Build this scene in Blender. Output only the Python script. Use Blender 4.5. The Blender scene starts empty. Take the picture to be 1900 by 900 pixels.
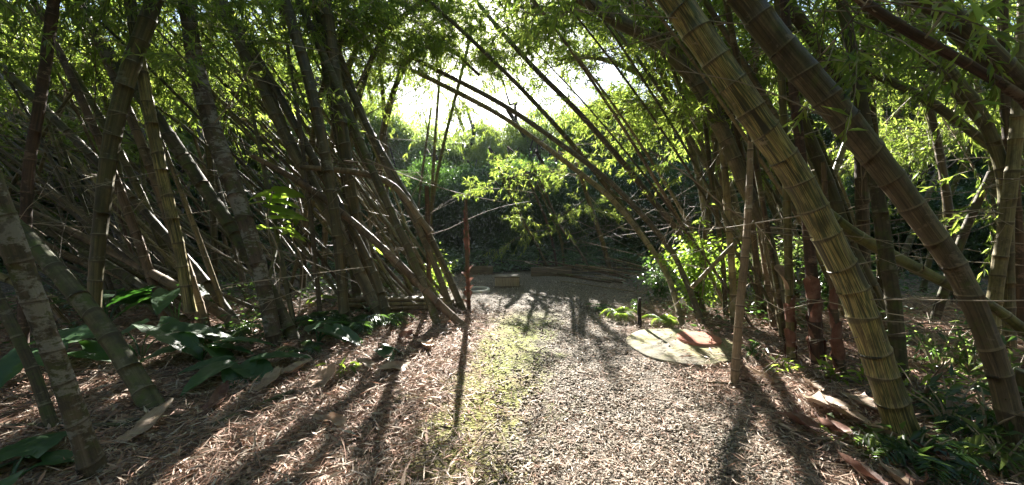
import bpy, math, random
import numpy as np
from mathutils import Vector, Matrix

# ------------------------------------------------------------------ camera, sky, sun
S = bpy.context.scene
COL = S.collection
FOC, PITCH, CAMH = 720.0, math.atan((450 - 388) / 720.0), 1.6
cam_d = bpy.data.cameras.new('camera'); cam = bpy.data.objects.new('camera', cam_d); COL.objects.link(cam)
cam.location = (0, 0, CAMH); cam.rotation_euler = (math.pi / 2 - PITCH, 0, 0)
cam_d.sensor_width = 36; cam_d.lens = 36 * FOC / 1900; cam_d.clip_start = 0.05; cam_d.clip_end = 600
S.camera = cam

fwd = np.array([0, math.cos(PITCH), -math.sin(PITCH)]); upv = np.array([0, math.sin(PITCH), math.cos(PITCH)]); rgt = np.array([1.0, 0, 0])
def ray(px, py):
    return fwd + rgt * (px - 950) / FOC + upv * (450 - py) / FOC
sv = ray(880, 15); sv = sv / np.linalg.norm(sv)
SUN_EL = math.asin(sv[2]); SUN_AZ = math.atan2(sv[0], sv[1])
W = bpy.data.worlds.new('World'); S.world = W; W.use_nodes = True
nt = W.node_tree; bg = nt.nodes['Background']
sky = nt.nodes.new('ShaderNodeTexSky'); sky.sky_type = 'NISHITA'; sky.sun_disc = False
sky.sun_elevation = SUN_EL; sky.sun_rotation = SUN_AZ; sky.air_density = 1.0; sky.dust_density = 0.6; sky.ozone_density = 1.0
nt.links.new(sky.outputs[0], bg.inputs[0]); bg.inputs[1].default_value = 0.05
sl = bpy.data.lights.new('sun', 'SUN'); sl.energy = 5.0; sl.angle = math.radians(0.5); sl.color = (1, 0.95, 0.87)
so = bpy.data.objects.new('sun', sl); COL.objects.link(so)
so.rotation_euler = Vector(-sv).to_track_quat('-Z', 'Y').to_euler(); so.location = (0, 0, 30)
S.view_settings.view_transform = 'Standard'; S.view_settings.look = 'None'; S.view_settings.gamma = 1
S.view_settings.exposure = 2.85
S.render.engine = 'CYCLES'
S.cycles.max_bounces = 8; S.cycles.diffuse_bounces = 4; S.cycles.transmission_bounces = 5; S.cycles.glossy_bounces = 2
S.cycles.transparent_max_bounces = 4
S.cycles.sample_clamp_indirect = 6
S.cycles.use_denoising = True

# ------------------------------------------------------------------ helpers
def at(px, py, Y):
    d = ray(px, py); return d * (Y / d[1])
def at3(px, py, Y):
    p = at(px, py, Y); return np.array([p[0], p[1], p[2] + CAMH])
def gz(x, y):
    """height of the ground"""
    x = np.asarray(x, float); y = np.asarray(y, float)
    flat = 0.015 * np.sin(x * 1.7 + 1) * np.cos(y * 1.3) + 0.01 * np.sin(x * 4.1 + y * 3.3)
    ex = -0.35 - 0.5 * np.clip(5.5 - y, 0, 9)
    left = np.clip((ex - x) / 6, 0, 1) * 0.10
    rx = 1.9 + 0.05 * y
    right = np.clip((x - rx) / 3, 0, 1) * 0.12
    back = np.clip((y - 13.5) / 26, 0, 1); back = back * back * (3 - 2 * back) * 7
    sides = np.clip((np.abs(x) - 14) / 26, 0, 1); sides = sides * sides * (3 - 2 * sides) * 6
    far = 0.0
    h = flat + left + right + np.maximum(back, sides)
    r = np.sqrt(x * x + y * y)
    bump = np.clip((r - 12) / 20, 0, 1) * (0.5 * np.sin(x * .33 + 2) * np.sin(y * .27))
    return h + bump
def ground(px, py):
    d = ray(px, py); t = -CAMH / d[2]
    for _ in range(6):
        p = d * t; t = (gz(p[0], p[1]) - CAMH) / d[2]
    p = d * t
    return np.array([p[0], p[1], float(gz(p[0], p[1]))])

def mk(name, V, F, mat=None, uv=None, rnd=None, smooth=True):
    """V (n,3); F = list of (m,k) int arrays"""
    me = bpy.data.meshes.new(name)
    V = np.asarray(V, dtype=np.float32)
    if not isinstance(F, list): F = [F]
    F = [np.asarray(f, dtype=np.int32) for f in F if len(f)]
    nl = sum(f.size for f in F); nf = sum(len(f) for f in F)
    me.vertices.add(len(V)); me.vertices.foreach_set('co', V.ravel())
    me.loops.add(nl); me.polygons.add(nf)
    loops = np.concatenate([f.ravel() for f in F])
    tot = np.concatenate([np.full(len(f), f.shape[1], np.int32) for f in F])
    start = np.concatenate([[0], np.cumsum(tot)[:-1]]).astype(np.int32)
    me.loops.foreach_set('vertex_index', loops)
    me.polygons.foreach_set('loop_start', start); me.polygons.foreach_set('loop_total', tot)
    if smooth: me.polygons.foreach_set('use_smooth', np.ones(nf, bool))
    if uv is not None:
        l = me.uv_layers.new(name='UVMap'); l.data.foreach_set('uv', np.asarray(uv, np.float32)[loops].ravel())
    if rnd is not None:
        a = me.attributes.new('rnd', 'FLOAT', 'POINT'); a.data.foreach_set('value', np.asarray(rnd, np.float32))
    me.update(calc_edges=True)
    if mat is not None: me.materials.append(mat)
    return me

def obj(name, data, parent=None, loc=None, label=None, cat=None, group=None, kind=None):
    o = bpy.data.objects.new(name, data); COL.objects.link(o)
    if parent is not None: o.parent = parent
    if loc is not None: o.location = loc
    if label: o['label'] = label
    if cat: o['category'] = cat
    if group: o['group'] = group
    if kind: o['kind'] = kind
    return o

def norm(a): return a / np.maximum(np.linalg.norm(a, axis=-1, keepdims=True), 1e-9)

def frames(d, roll, up=(0, 0, 1)):
    """d (N,3) unit directions -> (N,3,3) matrices with columns side, d, normal"""
    up = np.broadcast_to(np.array(up, float), d.shape).copy()
    bad = np.abs((d * up).sum(1)) > .98; up[bad] = (1, 0, 0)
    s = norm(np.cross(d, up)); n = np.cross(s, d)
    c, si = np.cos(roll)[:, None], np.sin(roll)[:, None]
    s2 = s * c + n * si; n2 = np.cross(s2, d)
    return np.stack([s2, d, n2], axis=2)

def inst(tv, tf, M, P, sc):
    """template verts tv (k,3) faces tf (f,n) at N places; sc (N,3) scale on template axes"""
    N = len(P); k = len(tv)
    X = tv[None] * sc[:, None, :]
    V = np.einsum('nij,nkj->nki', M, X) + P[:, None, :]
    F = tf[None] + (np.arange(N) * k)[:, None, None]
    return V.reshape(-1, 3), F.reshape(-1, tf.shape[1])

# leaf templates, unit length along +Y, unit width along X, normal +Z
LEAF4 = (np.array([[0, 0, 0], [-.5, .38, .06], [0, 1, -.12], [.5, .38, .06]]), np.array([[0, 2, 1], [0, 3, 2]]))
LEAF6 = (np.array([[0, 0, 0], [-.46, .25, .05], [-.36, .62, .0], [0, 1, -.18], [.36, .62, .0], [.46, .25, .05], [0, .3, -.01], [0, .65, -.06]]),
         np.array([[0, 6, 1, 1], [1, 6, 7, 2], [2, 7, 3, 3], [0, 5, 6, 6], [5, 4, 7, 6], [4, 3, 7, 7]]))
def split_tri(f):
    q = f[f[:, 2] != f[:, 3]]; t = f[f[:, 2] == f[:, 3]][:, :3]
    return [q, t]

def tube(P, R, sides=8, v=None, cap=True, phase=0.0):
    """P (n,3) centre line, R (n,) radii -> V, quads, uv"""
    P = np.asarray(P, float); n = len(P)
    T = np.gradient(P, axis=0); T = norm(T)
    ref = np.array([0.13, -1, 0.2]);
    if abs((norm(P[-1] - P[0]) * norm(ref)).sum()) > .9: ref = np.array([1, 0, 0.1])
    s = norm(np.cross(T, ref)); b = np.cross(T, s)
    a = np.linspace(0, 2 * math.pi, sides + 1) + phase     # seam vertex doubled for uv
    ring = s[:, None] * np.cos(a)[None, :, None] + b[:, None] * np.sin(a)[None, :, None]
    V = P[:, None] + ring * np.asarray(R)[:, None, None]
    m = sides + 1
    i = np.arange(n - 1)[:, None] * m; j = np.arange(sides)[None]
    F = np.stack([i + j, i + j + 1, i + m + j + 1, i + m + j], axis=2).reshape(-1, 4)
    if v is None: v = np.arange(n)
    uv = np.stack([np.broadcast_to(np.linspace(0, 1, m), (n, m)), np.broadcast_to(np.asarray(v, float)[:, None], (n, m))], axis=2).reshape(-1, 2)
    V = V.reshape(-1, 3)
    if cap:
        c = len(V); V = np.vstack([V, P[:1], P[-1:]]); uv = np.vstack([uv, [[.5, v[0]]], [[.5, v[-1]]]])
        f0 = np.stack([np.full(sides, c), np.arange(sides) + 1, np.arange(sides)], 1)
        o = (n - 1) * m
        f1 = np.stack([np.full(sides, c + 1), o + np.arange(sides), o + np.arange(sides) + 1], 1)
        return V, [F, np.vstack([f0, f1])], uv
    return V, [F], uv

class Acc:
    """collects pieces of ONE mesh"""
    def __init__(s): s.V = []; s.F = {}; s.U = []; s.R = []; s.n = 0
    def add(s, V, F, uv=None, rnd=0.5):
        if not isinstance(F, list): F = [F]
        for f in F:
            if len(f): s.F.setdefault(f.shape[1], []).append(np.asarray(f) + s.n)
        s.V.append(V); s.U.append(uv if uv is not None else np.zeros((len(V), 2)))
        s.R.append(np.full(len(V), rnd) if np.isscalar(rnd) else rnd); s.n += len(V)
    def mesh(s, name, mat, smooth=True):
        return mk(name, np.vstack(s.V), [np.vstack(f) for f in s.F.values()], mat, np.vstack(s.U), np.concatenate(s.R), smooth)

def catmull(C, n):
    C = np.asarray(C, float)
    if len(C) == 2:
        t = np.linspace(0, 1, n)[:, None]; return C[0] * (1 - t) + C[1] * t
    E = np.vstack([2 * C[0] - C[1], C, 2 * C[-1] - C[-2]])
    out = []
    ts = np.linspace(0, len(C) - 1 - 1e-6, n)
    for t in ts:
        i = int(t); u = t - i; p0, p1, p2, p3 = E[i:i + 4]
        out.append(.5 * ((2 * p1) + (-p0 + p2) * u + (2 * p0 - 5 * p1 + 4 * p2 - p3) * u * u + (-p0 + 3 * p1 - 3 * p2 + p3) * u ** 3))
    return np.array(out)

# ------------------------------------------------------------------ materials
class NT:
    def __init__(s, name):
        s.m = bpy.data.materials.new(name); s.m.use_nodes = True; s.t = s.m.node_tree; s.t.nodes.clear()
        s.out = s.n('ShaderNodeOutputMaterial')
    def n(s, typ, **kw):
        nd = s.t.nodes.new(typ)
        for k, v in kw.items(): setattr(nd, k, v)
        return nd
    def l(s, a, b): s.t.links.new(a, b)
    def val(s, sock, v):
        if hasattr(v, 'is_linked') or isinstance(v, bpy.types.NodeSocket): s.l(v, sock)
        else: sock.default_value = v
    def noise(s, vec, scale=5, detail=4, rough=.55, dim='3D', w=None):
        nd = s.n('ShaderNodeTexNoise', noise_dimensions=dim); s.l(vec, nd.inputs['Vector'])
        nd.inputs['Scale'].default_value = scale; nd.inputs['Detail'].default_value = detail; nd.inputs['Roughness'].default_value = rough
        if w is not None: s.val(nd.inputs['W'], w)
        return nd.outputs['Fac']
    def ramp(s, fac, stops, interp='LINEAR'):
        r = s.n('ShaderNodeValToRGB'); cr = r.color_ramp; cr.interpolation = interp
        while len(cr.elements) < len(stops): cr.elements.new(.5)
        for e, (p, c) in zip(cr.elements, stops):
            e.position = p; e.color = (*c, 1) if not np.isscalar(c) else (c, c, c, 1)
        s.l(fac, r.inputs[0]); return r.outputs[0]
    def mix(s, f, a, b, mode='MIX'):
        m = s.n('ShaderNodeMix', data_type='RGBA', blend_type=mode)
        s.val(m.inputs[0], f)
        for sock, v in ((m.inputs[6], a), (m.inputs[7], b)):
            if isinstance(v, tuple): sock.default_value = (*v, 1)
            else: s.l(v, sock)
        return m.outputs[2]
    def math(s, op, a, b=0.0, c=None):
        m = s.n('ShaderNodeMath', operation=op); s.val(m.inputs[0], a); s.val(m.inputs[1], b)
        if c is not None: s.val(m.inputs[2], c)
        return m.outputs[0]
    def coord(s, which='Object'): return s.n('ShaderNodeTexCoord').outputs[which]
    def scale(s, vec, xyz):
        m = s.n('ShaderNodeMapping'); s.l(vec, m.inputs[0]); m.inputs['Scale'].default_value = xyz; return m.outputs[0]
    def bump(s, h, strength=.3, dist=.01):
        b = s.n('ShaderNodeBump'); s.l(h, b.inputs['Height']); b.inputs['Strength'].default_value = strength; b.inputs['Distance'].default_value = dist
        return b.outputs[0]
    def bsdf(s, col, rough=.6, normal=None, spec=.5):
        p = s.n('ShaderNodeBsdfPrincipled'); s.val(p.inputs['Base Color'], (*col, 1) if isinstance(col, tuple) else col)
        s.val(p.inputs['Roughness'], rough); p.inputs['Specular IOR Level'].default_value = spec
        if normal is not None: s.l(normal, p.inputs['Normal'])
        return p.outputs[0]
    def done(s, sh): s.l(sh, s.out.inputs[0]); return s.m
    def attr(s, name): return s.n('ShaderNodeAttribute', attribute_name=name).outputs['Fac']

def culm_mat(name, cols, node_col, lichen=0.0, lichen_col=(.42, .44, .38), moss=0.0, streak=26, rough=.5, bumpk=.35):
    """cols: ramp stops of the lengthwise streaks"""
    t = NT(name); uv = t.n('ShaderNodeUVMap').outputs[0]
    sep = t.n('ShaderNodeSeparateXYZ'); t.l(uv, sep.inputs[0]); u, v = sep.outputs[0], sep.outputs[1]
    fl = t.math('FLOOR', v); fr = t.math('FRACT', v)
    oi = t.n('ShaderNodeObjectInfo').outputs['Random']
    # circular coords around the culm so there is no seam
    ang = t.math('MULTIPLY', u, 2 * math.pi)
    cx = t.math('COSINE', ang); cy = t.math('SINE', ang)
    comb = t.n('ShaderNodeCombineXYZ'); t.l(cx, comb.inputs[0]); t.l(cy, comb.inputs[1])
    zz = t.math('ADD', t.math('MULTIPLY', fr, .07), t.math('ADD', t.math('MULTIPLY', fl, 3.71), t.math('MULTIPLY', oi, 91.0))); t.l(zz, comb.inputs[2])
    st = t.noise(comb.outputs[0], streak / 6.28, 3, .7)
    st = t.math('MULTIPLY_ADD', st, 2.8, -.9)
    c = t.ramp(st, cols)
    # broad tone changes along and around
    oc = t.coord('Object')
    big = t.noise(oc, 3.2, 4, .6)
    c = t.mix(t.math('MULTIPLY', big, .55), c, t.mix(.5, c, (.09, .07, .045)), 'MIX')
    dirt = t.ramp(t.noise(t.scale(oc, (1, 1, .45)), 6.5, 7, .72), [(.47, 0.0), (.6, .75)]); c = t.mix(dirt, c, t.mix(.8, c, (.03, .024, .015)))
    per = t.n('ShaderNodeTexWhiteNoise', noise_dimensions='1D'); t.l(t.math('ADD', fl, t.math('MULTIPLY', oi, 37.0)), per.inputs['W']); c = t.mix(t.math('MULTIPLY', per.outputs['Value'], .4), c, t.mix(.6, c, (.05, .045, .02)))
    hv = t.n('ShaderNodeHueSaturation'); t.l(c, hv.inputs['Color']); t.l(t.math('MULTIPLY_ADD', oi, .06, .47), hv.inputs['Hue'])
    t.l(t.math('MULTIPLY_ADD', oi, .45, .68), hv.inputs['Value']); hv.inputs['Saturation'].default_value = .95; c = hv.outputs[0]
    if moss > 0:
        mn = t.noise(oc, 7, 5, .65); mf = t.ramp(mn, [(.62 - .3 * moss, 0.0), (.8 - .3 * moss, 1.0)])
        c = t.mix(t.math('MULTIPLY', mf, .85), c, (.07, .095, .022))
    if lichen > 0:
        ln = t.noise(t.scale(oc, (1, 1, 1.9)), 17, 7, .7); ln2 = t.noise(oc, 5, 2, .5)
        lf = t.ramp(t.math('MULTIPLY_ADD', ln2, .5, t.math('MULTIPLY', ln, .6)), [(.68 - .16 * lichen, 0.0), (.73 - .16 * lichen, 1.0)])
        c = t.mix(t.math('MULTIPLY', lf, .9), c, lichen_col)
        dn = t.ramp(t.noise(oc, 16, 4, .6), [(.56, 0.0), (.62, 1.0)])
        c = t.mix(t.math('MULTIPLY', dn, .7 * lichen), c, (.045, .038, .03))
    # node ring: pale scar just above, dark line at node
    pale = t.ramp(fr, [(0, 1.0), (.035, .9), (.06, 0.0), (1, 0.0)])
    dark = t.ramp(fr, [(0, 0.0), (.93, 0.0), (.975, 1.0), (1, 1.0)])
    pn = t.ramp(t.noise(oc, 11, 3, .6), [(.4, 0.1), (.62, 1.0)]); c = t.mix(t.math('MULTIPLY', t.math('MULTIPLY', pale, pn), .6), c, node_col)
    c = t.mix(t.math('MULTIPLY', dark, .7), c, (.05, .035, .022))
    fine = t.noise(oc, 60, 3, .6)
    hgt = t.math('ADD', t.math('MULTIPLY', st, .6), t.math('ADD', fine, t.math('MULTIPLY', big, 1.5)))
    return t.done(t.bsdf(c, rough, t.bump(hgt, bumpk, .006), .4))

M = {}
M['striped'] = culm_mat('striped_bamboo', [(0, (.02, .012, .007)), (.25, (.06, .055, .018)), (.36, (.42, .27, .10)), (.46, (.06, .065, .02)), (.56, (.12, .115, .035)), (.62, (.52, .36, .14)), (.74, (.08, .045, .02)), (1, (.46, .31, .13))], (.30, .24, .16), lichen=.1, lichen_col=(.24, .2, .13), streak=12)
M['brown'] = culm_mat('brown_bamboo', [(0, (.045, .034, .018)), (.35, (.16, .125, .062)), (.5, (.07, .056, .03)), (.7, (.25, .195, .10)), (1, (.10, .08, .045))], (.26, .21, .13), lichen=.35, lichen_col=(.17, .13, .09), moss=.15, streak=15)
M['green'] = culm_mat('green_bamboo', [(0, (.04, .038, .013)), (.5, (.10, .095, .03)), (.75, (.17, .145, .05)), (1, (.22, .17, .07))], (.28, .26, .18), lichen=.3, lichen_col=(.15, .14, .1), moss=.15, streak=12)
M['mossy'] = culm_mat('mossy_bamboo', [(0, (.03, .024, .014)), (.5, (.085, .068, .036)), (1, (.14, .11, .065))], (.22, .2, .14), lichen=.55, lichen_col=(.15, .13, .09), moss=.55, streak=10, rough=.8)
M['lichen'] = culm_mat('lichen_bark', [(0, (.045, .032, .024)), (.5, (.11, .075, .055)), (1, (.17, .12, .09))], (.2, .17, .14), lichen=.75, lichen_col=(.21, .20, .175), moss=.4, streak=8, rough=.85, bumpk=.9)
M['yellow'] = culm_mat('yellow_bamboo', [(0, (.07, .075, .02)), (.5, (.2, .175, .05)), (.7, (.13, .13, .04)), (1, (.33, .26, .09))], (.4, .36, .22), lichen=.15, lichen_col=(.22, .17, .1), streak=11, rough=.45)
M['dead'] = culm_mat('dry_bamboo', [(0, (.13, .09, .04)), (.5, (.33, .24, .12)), (.65, (.19, .14, .07)), (1, (.44, .34, .18))], (.36, .3, .22), lichen=.3, lichen_col=(.25, .21, .15), streak=11, rough=.65)
M['pale'] = culm_mat('pale_dry_pole', [(0, (.24, .17, .08)), (.5, (.48, .37, .2)), (.65, (.32, .24, .13)), (1, (.58, .47, .28))], (.5, .42, .3), lichen=.3, lichen_col=(.4, .35, .26), streak=9, rough=.65)
M['red'] = culm_mat('red_brown_sheath', [(0, (.035, .02, .013)), (.5, (.10, .055, .034)), (1, (.17, .10, .06))], (.24, .15, .10), lichen=.45, lichen_col=(.18, .12, .085), streak=12, rough=.75)

def leaf_mat(name, lo, hi, tr_lo, tr_hi, trans=.5, rough=.42, spec=.5):
    t = NT(name); r = t.attr('rnd')
    oi = t.n('ShaderNodeObjectInfo').outputs['Random']
    f = t.math('ADD', t.math('MULTIPLY', r, .8), t.math('MULTIPLY', oi, .2))
    c = t.ramp(f, [(0, lo), (1, hi)]); tc = t.ramp(f, [(0, tr_lo), (.94, tr_hi), (1, (.35, .24, .08))])
    p = t.bsdf(c, rough, None, spec)
    tr = t.n('ShaderNodeBsdfTranslucent'); t.l(tc, tr.inputs[0])
    mx = t.n('ShaderNodeMixShader'); mx.inputs[0].default_value = trans
    t.l(p, mx.inputs[1]); t.l(tr.outputs[0], mx.inputs[2])
    return t.done(mx.outputs[0])
M['leaf'] = leaf_mat('bamboo_leaf', (.03, .055, .014), (.085, .13, .03), (.16, .28, .035), (.50, .60, .10), trans=.58)
M['leaf_far'] = leaf_mat('tree_leaf', (.03, .055, .016), (.08, .12, .032), (.13, .23, .045), (.42, .52, .14), trans=.58)
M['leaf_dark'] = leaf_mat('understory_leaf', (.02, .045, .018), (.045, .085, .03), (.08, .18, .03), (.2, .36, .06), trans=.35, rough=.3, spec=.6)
M['leaf_bright'] = leaf_mat('shrub_leaf', (.05, .09, .02), (.11, .17, .035), (.25, .42, .04), (.5, .68, .09), trans=.55)
M['taro'] = leaf_mat('broad_leaf', (.02, .06, .022), (.04, .09, .03), (.08, .26, .03), (.16, .4, .05), trans=.25, rough=.34, spec=.6)

_t = M['taro'].node_tree; _p = [n for n in _t.nodes if n.type == 'BSDF_PRINCIPLED'][0]
_w = _t.nodes.new('ShaderNodeTexNoise'); _w.inputs['Scale'].default_value = 9; _w.inputs['Detail'].default_value = 5; _tc = _t.nodes.new('ShaderNodeTexCoord'); _t.links.new(_tc.outputs['Object'], _w.inputs['Vector'])
_b = _t.nodes.new('ShaderNodeBump'); _b.inputs['Strength'].default_value = .5; _b.inputs['Distance'].default_value = .02; _t.links.new(_w.outputs['Fac'], _b.inputs['Height']); _t.links.new(_b.outputs[0], _p.inputs['Normal'])
_r = _t.nodes.new('ShaderNodeMapRange'); _r.inputs['To Min'].default_value = .2; _r.inputs['To Max'].default_value = .6; _t.links.new(_w.outputs['Fac'], _r.inputs['Value']); _t.links.new(_r.outputs[0], _p.inputs['Roughness'])
def litter_mat(name, stops, rough=.7, trans=.15):
    t = NT(name); r = t.attr('rnd'); c = t.ramp(r, stops)
    p = t.bsdf(c, rough, None, .35)
    tr = t.n('ShaderNodeBsdfTranslucent'); t.l(c, tr.inputs[0])
    mx = t.n('ShaderNodeMixShader'); mx.inputs[0].default_value = trans
    t.l(p, mx.inputs[1]); t.l(tr.outputs[0], mx.inputs[2]); return t.done(mx.outputs[0])
M['litter'] = litter_mat('dry_leaf_litter', [(0, (.06, .04, .028)), (.12, (.18, .12, .085)), (.4, (.36, .27, .20)), (.65, (.50, .42, .33)), (.83, (.36, .20, .14)), (.92, (.42, .25, .17)), (1, (.64, .57, .47))])
M['pebble'] = litter_mat('gravel_stone', [(0, (.11, .09, .07)), (.5, (.24, .205, .165)), (.85, (.36, .31, .25)), (1, (.48, .43, .36))], .85, 0.0)

def sheath_mat(name, a, b, c3):
    t = NT(name); uv = t.n('ShaderNodeUVMap').outputs[0]
    st = t.noise(t.scale(uv, (60, 2, 1)), 1, 3, .6); oc = t.coord('Object'); bl = t.noise(oc, 9, 4, .6)
    c = t.ramp(st, [(.3, a), (.7, b)]); c = t.mix(t.ramp(bl, [(.45, 0.0), (.65, .8)]), c, c3)
    p = t.bsdf(c, .6, t.bump(st, .4, .004), .4); tr = t.n('ShaderNodeBsdfTranslucent'); t.l(c, tr.inputs[0])
    mx = t.n('ShaderNodeMixShader'); mx.inputs[0].default_value = .2
    t.l(p, mx.inputs[1]); t.l(tr.outputs[0], mx.inputs[2]); return t.done(mx.outputs[0])
M['sheath'] = sheath_mat('papery_sheath', (.30, .20, .13), (.50, .38, .27), (.2, .12, .08))
M['sheath_red'] = sheath_mat('red_papery_sheath', (.085, .035, .025), (.17, .075, .05), (.26, .15, .11))

t = NT('twig_wood'); oi = t.n('ShaderNodeObjectInfo').outputs['Random']
c = t.ramp(t.math('FRACT', t.math('ADD', oi, t.noise(t.coord(), 2, 2))), [(0, (.09, .06, .04)), (.5, (.24, .19, .13)), (1, (.38, .32, .24))])
M['twig'] = t.done(t.bsdf(c, .7))
def bark_mat(name, a, b):
    t = NT(name); oc = t.coord(); n1 = t.noise(t.scale(oc, (1, 1, .3)), 9, 5, .65)
    return t.done(t.bsdf(t.ramp(n1, [(.35, a), (.65, b)]), .9, t.bump(n1, .6, .02), .2))
M['bark'] = bark_mat('tree_bark', (.035, .028, .022), (.12, .095, .07))
M['charred'] = bark_mat('dark_post_wood', (.012, .010, .008), (.04, .032, .025))

# ground
t = NT('forest_floor'); oc = t.coord('Object')
sp = t.n('ShaderNodeSeparateXYZ'); t.l(oc, sp.inputs[0]); gx, gy = sp.outputs[0], sp.outputs[1]
n1 = t.noise(oc, 22, 6, .7); n2 = t.noise(oc, 1.3, 4, .6); vo = t.n('ShaderNodeTexVoronoi'); vo.inputs['Scale'].default_value = 42; t.l(oc, vo.inputs['Vector'])
soil = t.ramp(n1, [(.3, (.075, .05, .035)), (.5, (.19, .135, .10)), (.7, (.33, .25, .2))])
soil = t.mix(t.math('MULTIPLY', t.ramp(n2, [(.4, 0.0), (.65, 1.0)]), .45), soil, (.22, .12, .085))
grav = t.ramp(vo.outputs['Distance'], [(0, (.26, .23, .19)), (.5, (.16, .14, .115)), (.8, (.05, .04, .032))])
# path mask
pw = t.math('SUBTRACT', gx, t.math('MULTIPLY_ADD', gy, -.04, 0.95)); pd = t.math('ABSOLUTE', pw)
pm = t.ramp(t.math('ADD', pd, t.math('MULTIPLY_ADD', t.noise(oc, 2.2, 4), 1.6, -.8)), [(.55, 1.0), (1.0, 0.0)])
# clearing at the back is all grey gravel
bm_ = t.ramp(t.math('MULTIPLY', t.math('ADD', gy, t.math('MULTIPLY', t.noise(oc, 1.1, 3), .8)), .1), [(.60, 0.0), (.68, 1.0)])
pm = t.math('MAXIMUM', pm, bm_)
base = t.mix(pm, soil, grav)
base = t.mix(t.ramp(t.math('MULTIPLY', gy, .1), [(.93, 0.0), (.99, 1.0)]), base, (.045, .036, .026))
# moss streaks along the wheel line
mx_ = t.math('ABSOLUTE', t.math('SUBTRACT', gx, t.math('MULTIPLY_ADD', gy, .16, -.72)))
mm = t.ramp(t.math('ADD', mx_, t.math('MULTIPLY_ADD', t.noise(oc, 2.6, 7, .75), 2.6, -1.2)), [(.18, 1.0), (.72, 0.0)])
mg = t.ramp(t.math('MULTIPLY', gy, .1), [(.18, .6), (.3, 1.0), (.52, 1.0), (.62, 0.0)])
mm = t.math('MULTIPLY', t.math('MULTIPLY', mm, mg), t.ramp(n1, [(.3, .35), (.55, 1.0)]))
base = t.mix(t.math('MULTIPLY', mm, .8), base, t.mix(n1, (.10, .13, .018), (.27, .30, .04)))
hh = t.math('ADD', n1, t.math('MULTIPLY', vo.outputs['Distance'], -.8))
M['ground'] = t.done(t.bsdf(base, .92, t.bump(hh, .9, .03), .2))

# concrete with moss
def concrete(name, a, b, mossk):
    t = NT(name); oc = t.coord('Object'); n1 = t.noise(oc, 9, 6, .7); n2 = t.noise(oc, 2.6, 4, .6); n3 = t.noise(oc, 70, 3, .6)
    c = t.ramp(n1, [(.3, a), (.7, b)])
    c = t.mix(t.math('MULTIPLY', t.ramp(n2, [(.42, 0.0), (.6, 1.0)]), mossk), c, (.27, .26, .08))
    return t.done(t.bsdf(c, .9, t.bump(t.math('ADD', n1, t.math('MULTIPLY', n3, .4)), .5, .008), .2))
M['concrete'] = concrete('mossy_concrete', (.13, .118, .09), (.30, .275, .22), .55)
M['concrete_pale'] = concrete('pale_concrete', (.40, .40, .38), (.58, .57, .54), .1)
M['cover'] = concrete('red_painted_cover', (.32, .12, .085), (.50, .21, .155), .1)
M['lid_grey'] = concrete('dull_grey_cover', (.10, .10, .10), (.18, .18, .17), .1)
t = NT('pale_wood'); oc = t.coord('Object'); n1 = t.noise(t.scale(oc, (30, 30, 3)), 1, 4, .6)
M['wood'] = t.done(t.bsdf(t.ramp(n1, [(.3, (.20, .16, .10)), (.7, (.36, .31, .21))]), .8, t.bump(n1, .3, .004)))
t = NT('weathered_timber'); oc = t.coord('Object'); n1 = t.noise(t.scale(oc, (3, 30, 30)), 1, 4, .6)
M['timber'] = t.done(t.bsdf(t.ramp(n1, [(.3, (.07, .055, .04)), (.7, (.17, .14, .10))]), .85, t.bump(n1, .3, .004)))

# ------------------------------------------------------------------ ground sheet
def axis(lo, hi, near_lo, near_hi, fine):
    a = np.arange(near_lo, near_hi, fine)
    l = near_lo - np.geomspace(fine, near_lo - lo, 44)[::-1]; h = near_hi + np.geomspace(fine, hi - near_hi, 44)
    return np.concatenate([l, a, h])
xs = axis(-260, 260, -6, 6, .09); ys = axis(-260, 260, 1.0, 11, .09)
GX, GY = np.meshgrid(xs, ys); rs = np.random.default_rng(4)
GZ = gz(GX, GY)
GZ = GZ + rs.normal(0, .004, GZ.shape) * (np.hypot(GX, GY) < 14)
nx, ny = len(xs), len(ys)
i = np.arange(ny - 1)[:, None] * nx; j = np.arange(nx - 1)[None]
obj('ground', mk('ground', np.stack([GX, GY, GZ], 2).reshape(-1, 3), np.stack([i + j, i + j + 1, i + nx + j + 1, i + nx + j], 2).reshape(-1, 4), M['ground']), kind='structure')

# ------------------------------------------------------------------ leaf litter and gravel (stuff)
def scatter(n, ymin, ymax, rng, power=1.6):
    """points inside the view wedge (and a step to each side), denser near"""
    u = rng.random(n); Y = ymin * (ymax / ymin) ** (u ** (1 / power * 1.0))
    X = (rng.random(n) * 2 - 1) * (Y * 1.32 + 1.2)
    return X, Y
PATHC = lambda y: .95 - .04 * y
def on_round_slab(x, y): return ((x - SLAB[0]) / (.60 + .05 * np.sin(9 * x) - .09 * np.sin(5 * y + 2 * x))) ** 2 + ((y - SLAB[1]) / .6) ** 2 < 1
SLAB = ground(1262, 646)
rng = np.random.default_rng(11)
n = 300000; X, Y = scatter(n, 1.7, 9.5, rng, 1.1)
d = np.abs(X - PATHC(Y)); md = np.abs(X - (-.72 + .16 * Y))
pk = np.where(d < .9, .42, np.where(d < 1.5, .42 + .58 * (d - .9) / .6, 1.0))
pk = pk * np.where(md < .42, .38, 1.0) * np.where(Y > 6.4, .18, 1) * np.where(on_round_slab(X, Y), .2, 1.0)
cl = .5 + .5 * np.sin(X * 3.1 + np.sin(Y * 2.3) * 2) * np.sin(Y * 2.7 + X); pk = pk * (.55 + .45 * cl)
k = rng.random(n) < pk; X, Y = X[k], Y[k]; n = len(X)
ang = rng.random(n) * 2 * np.pi; el = rng.normal(0.03, .19, n)
D = np.stack([np.cos(ang) * np.cos(el), np.sin(ang) * np.cos(el), np.sin(el)], 1)
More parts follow.
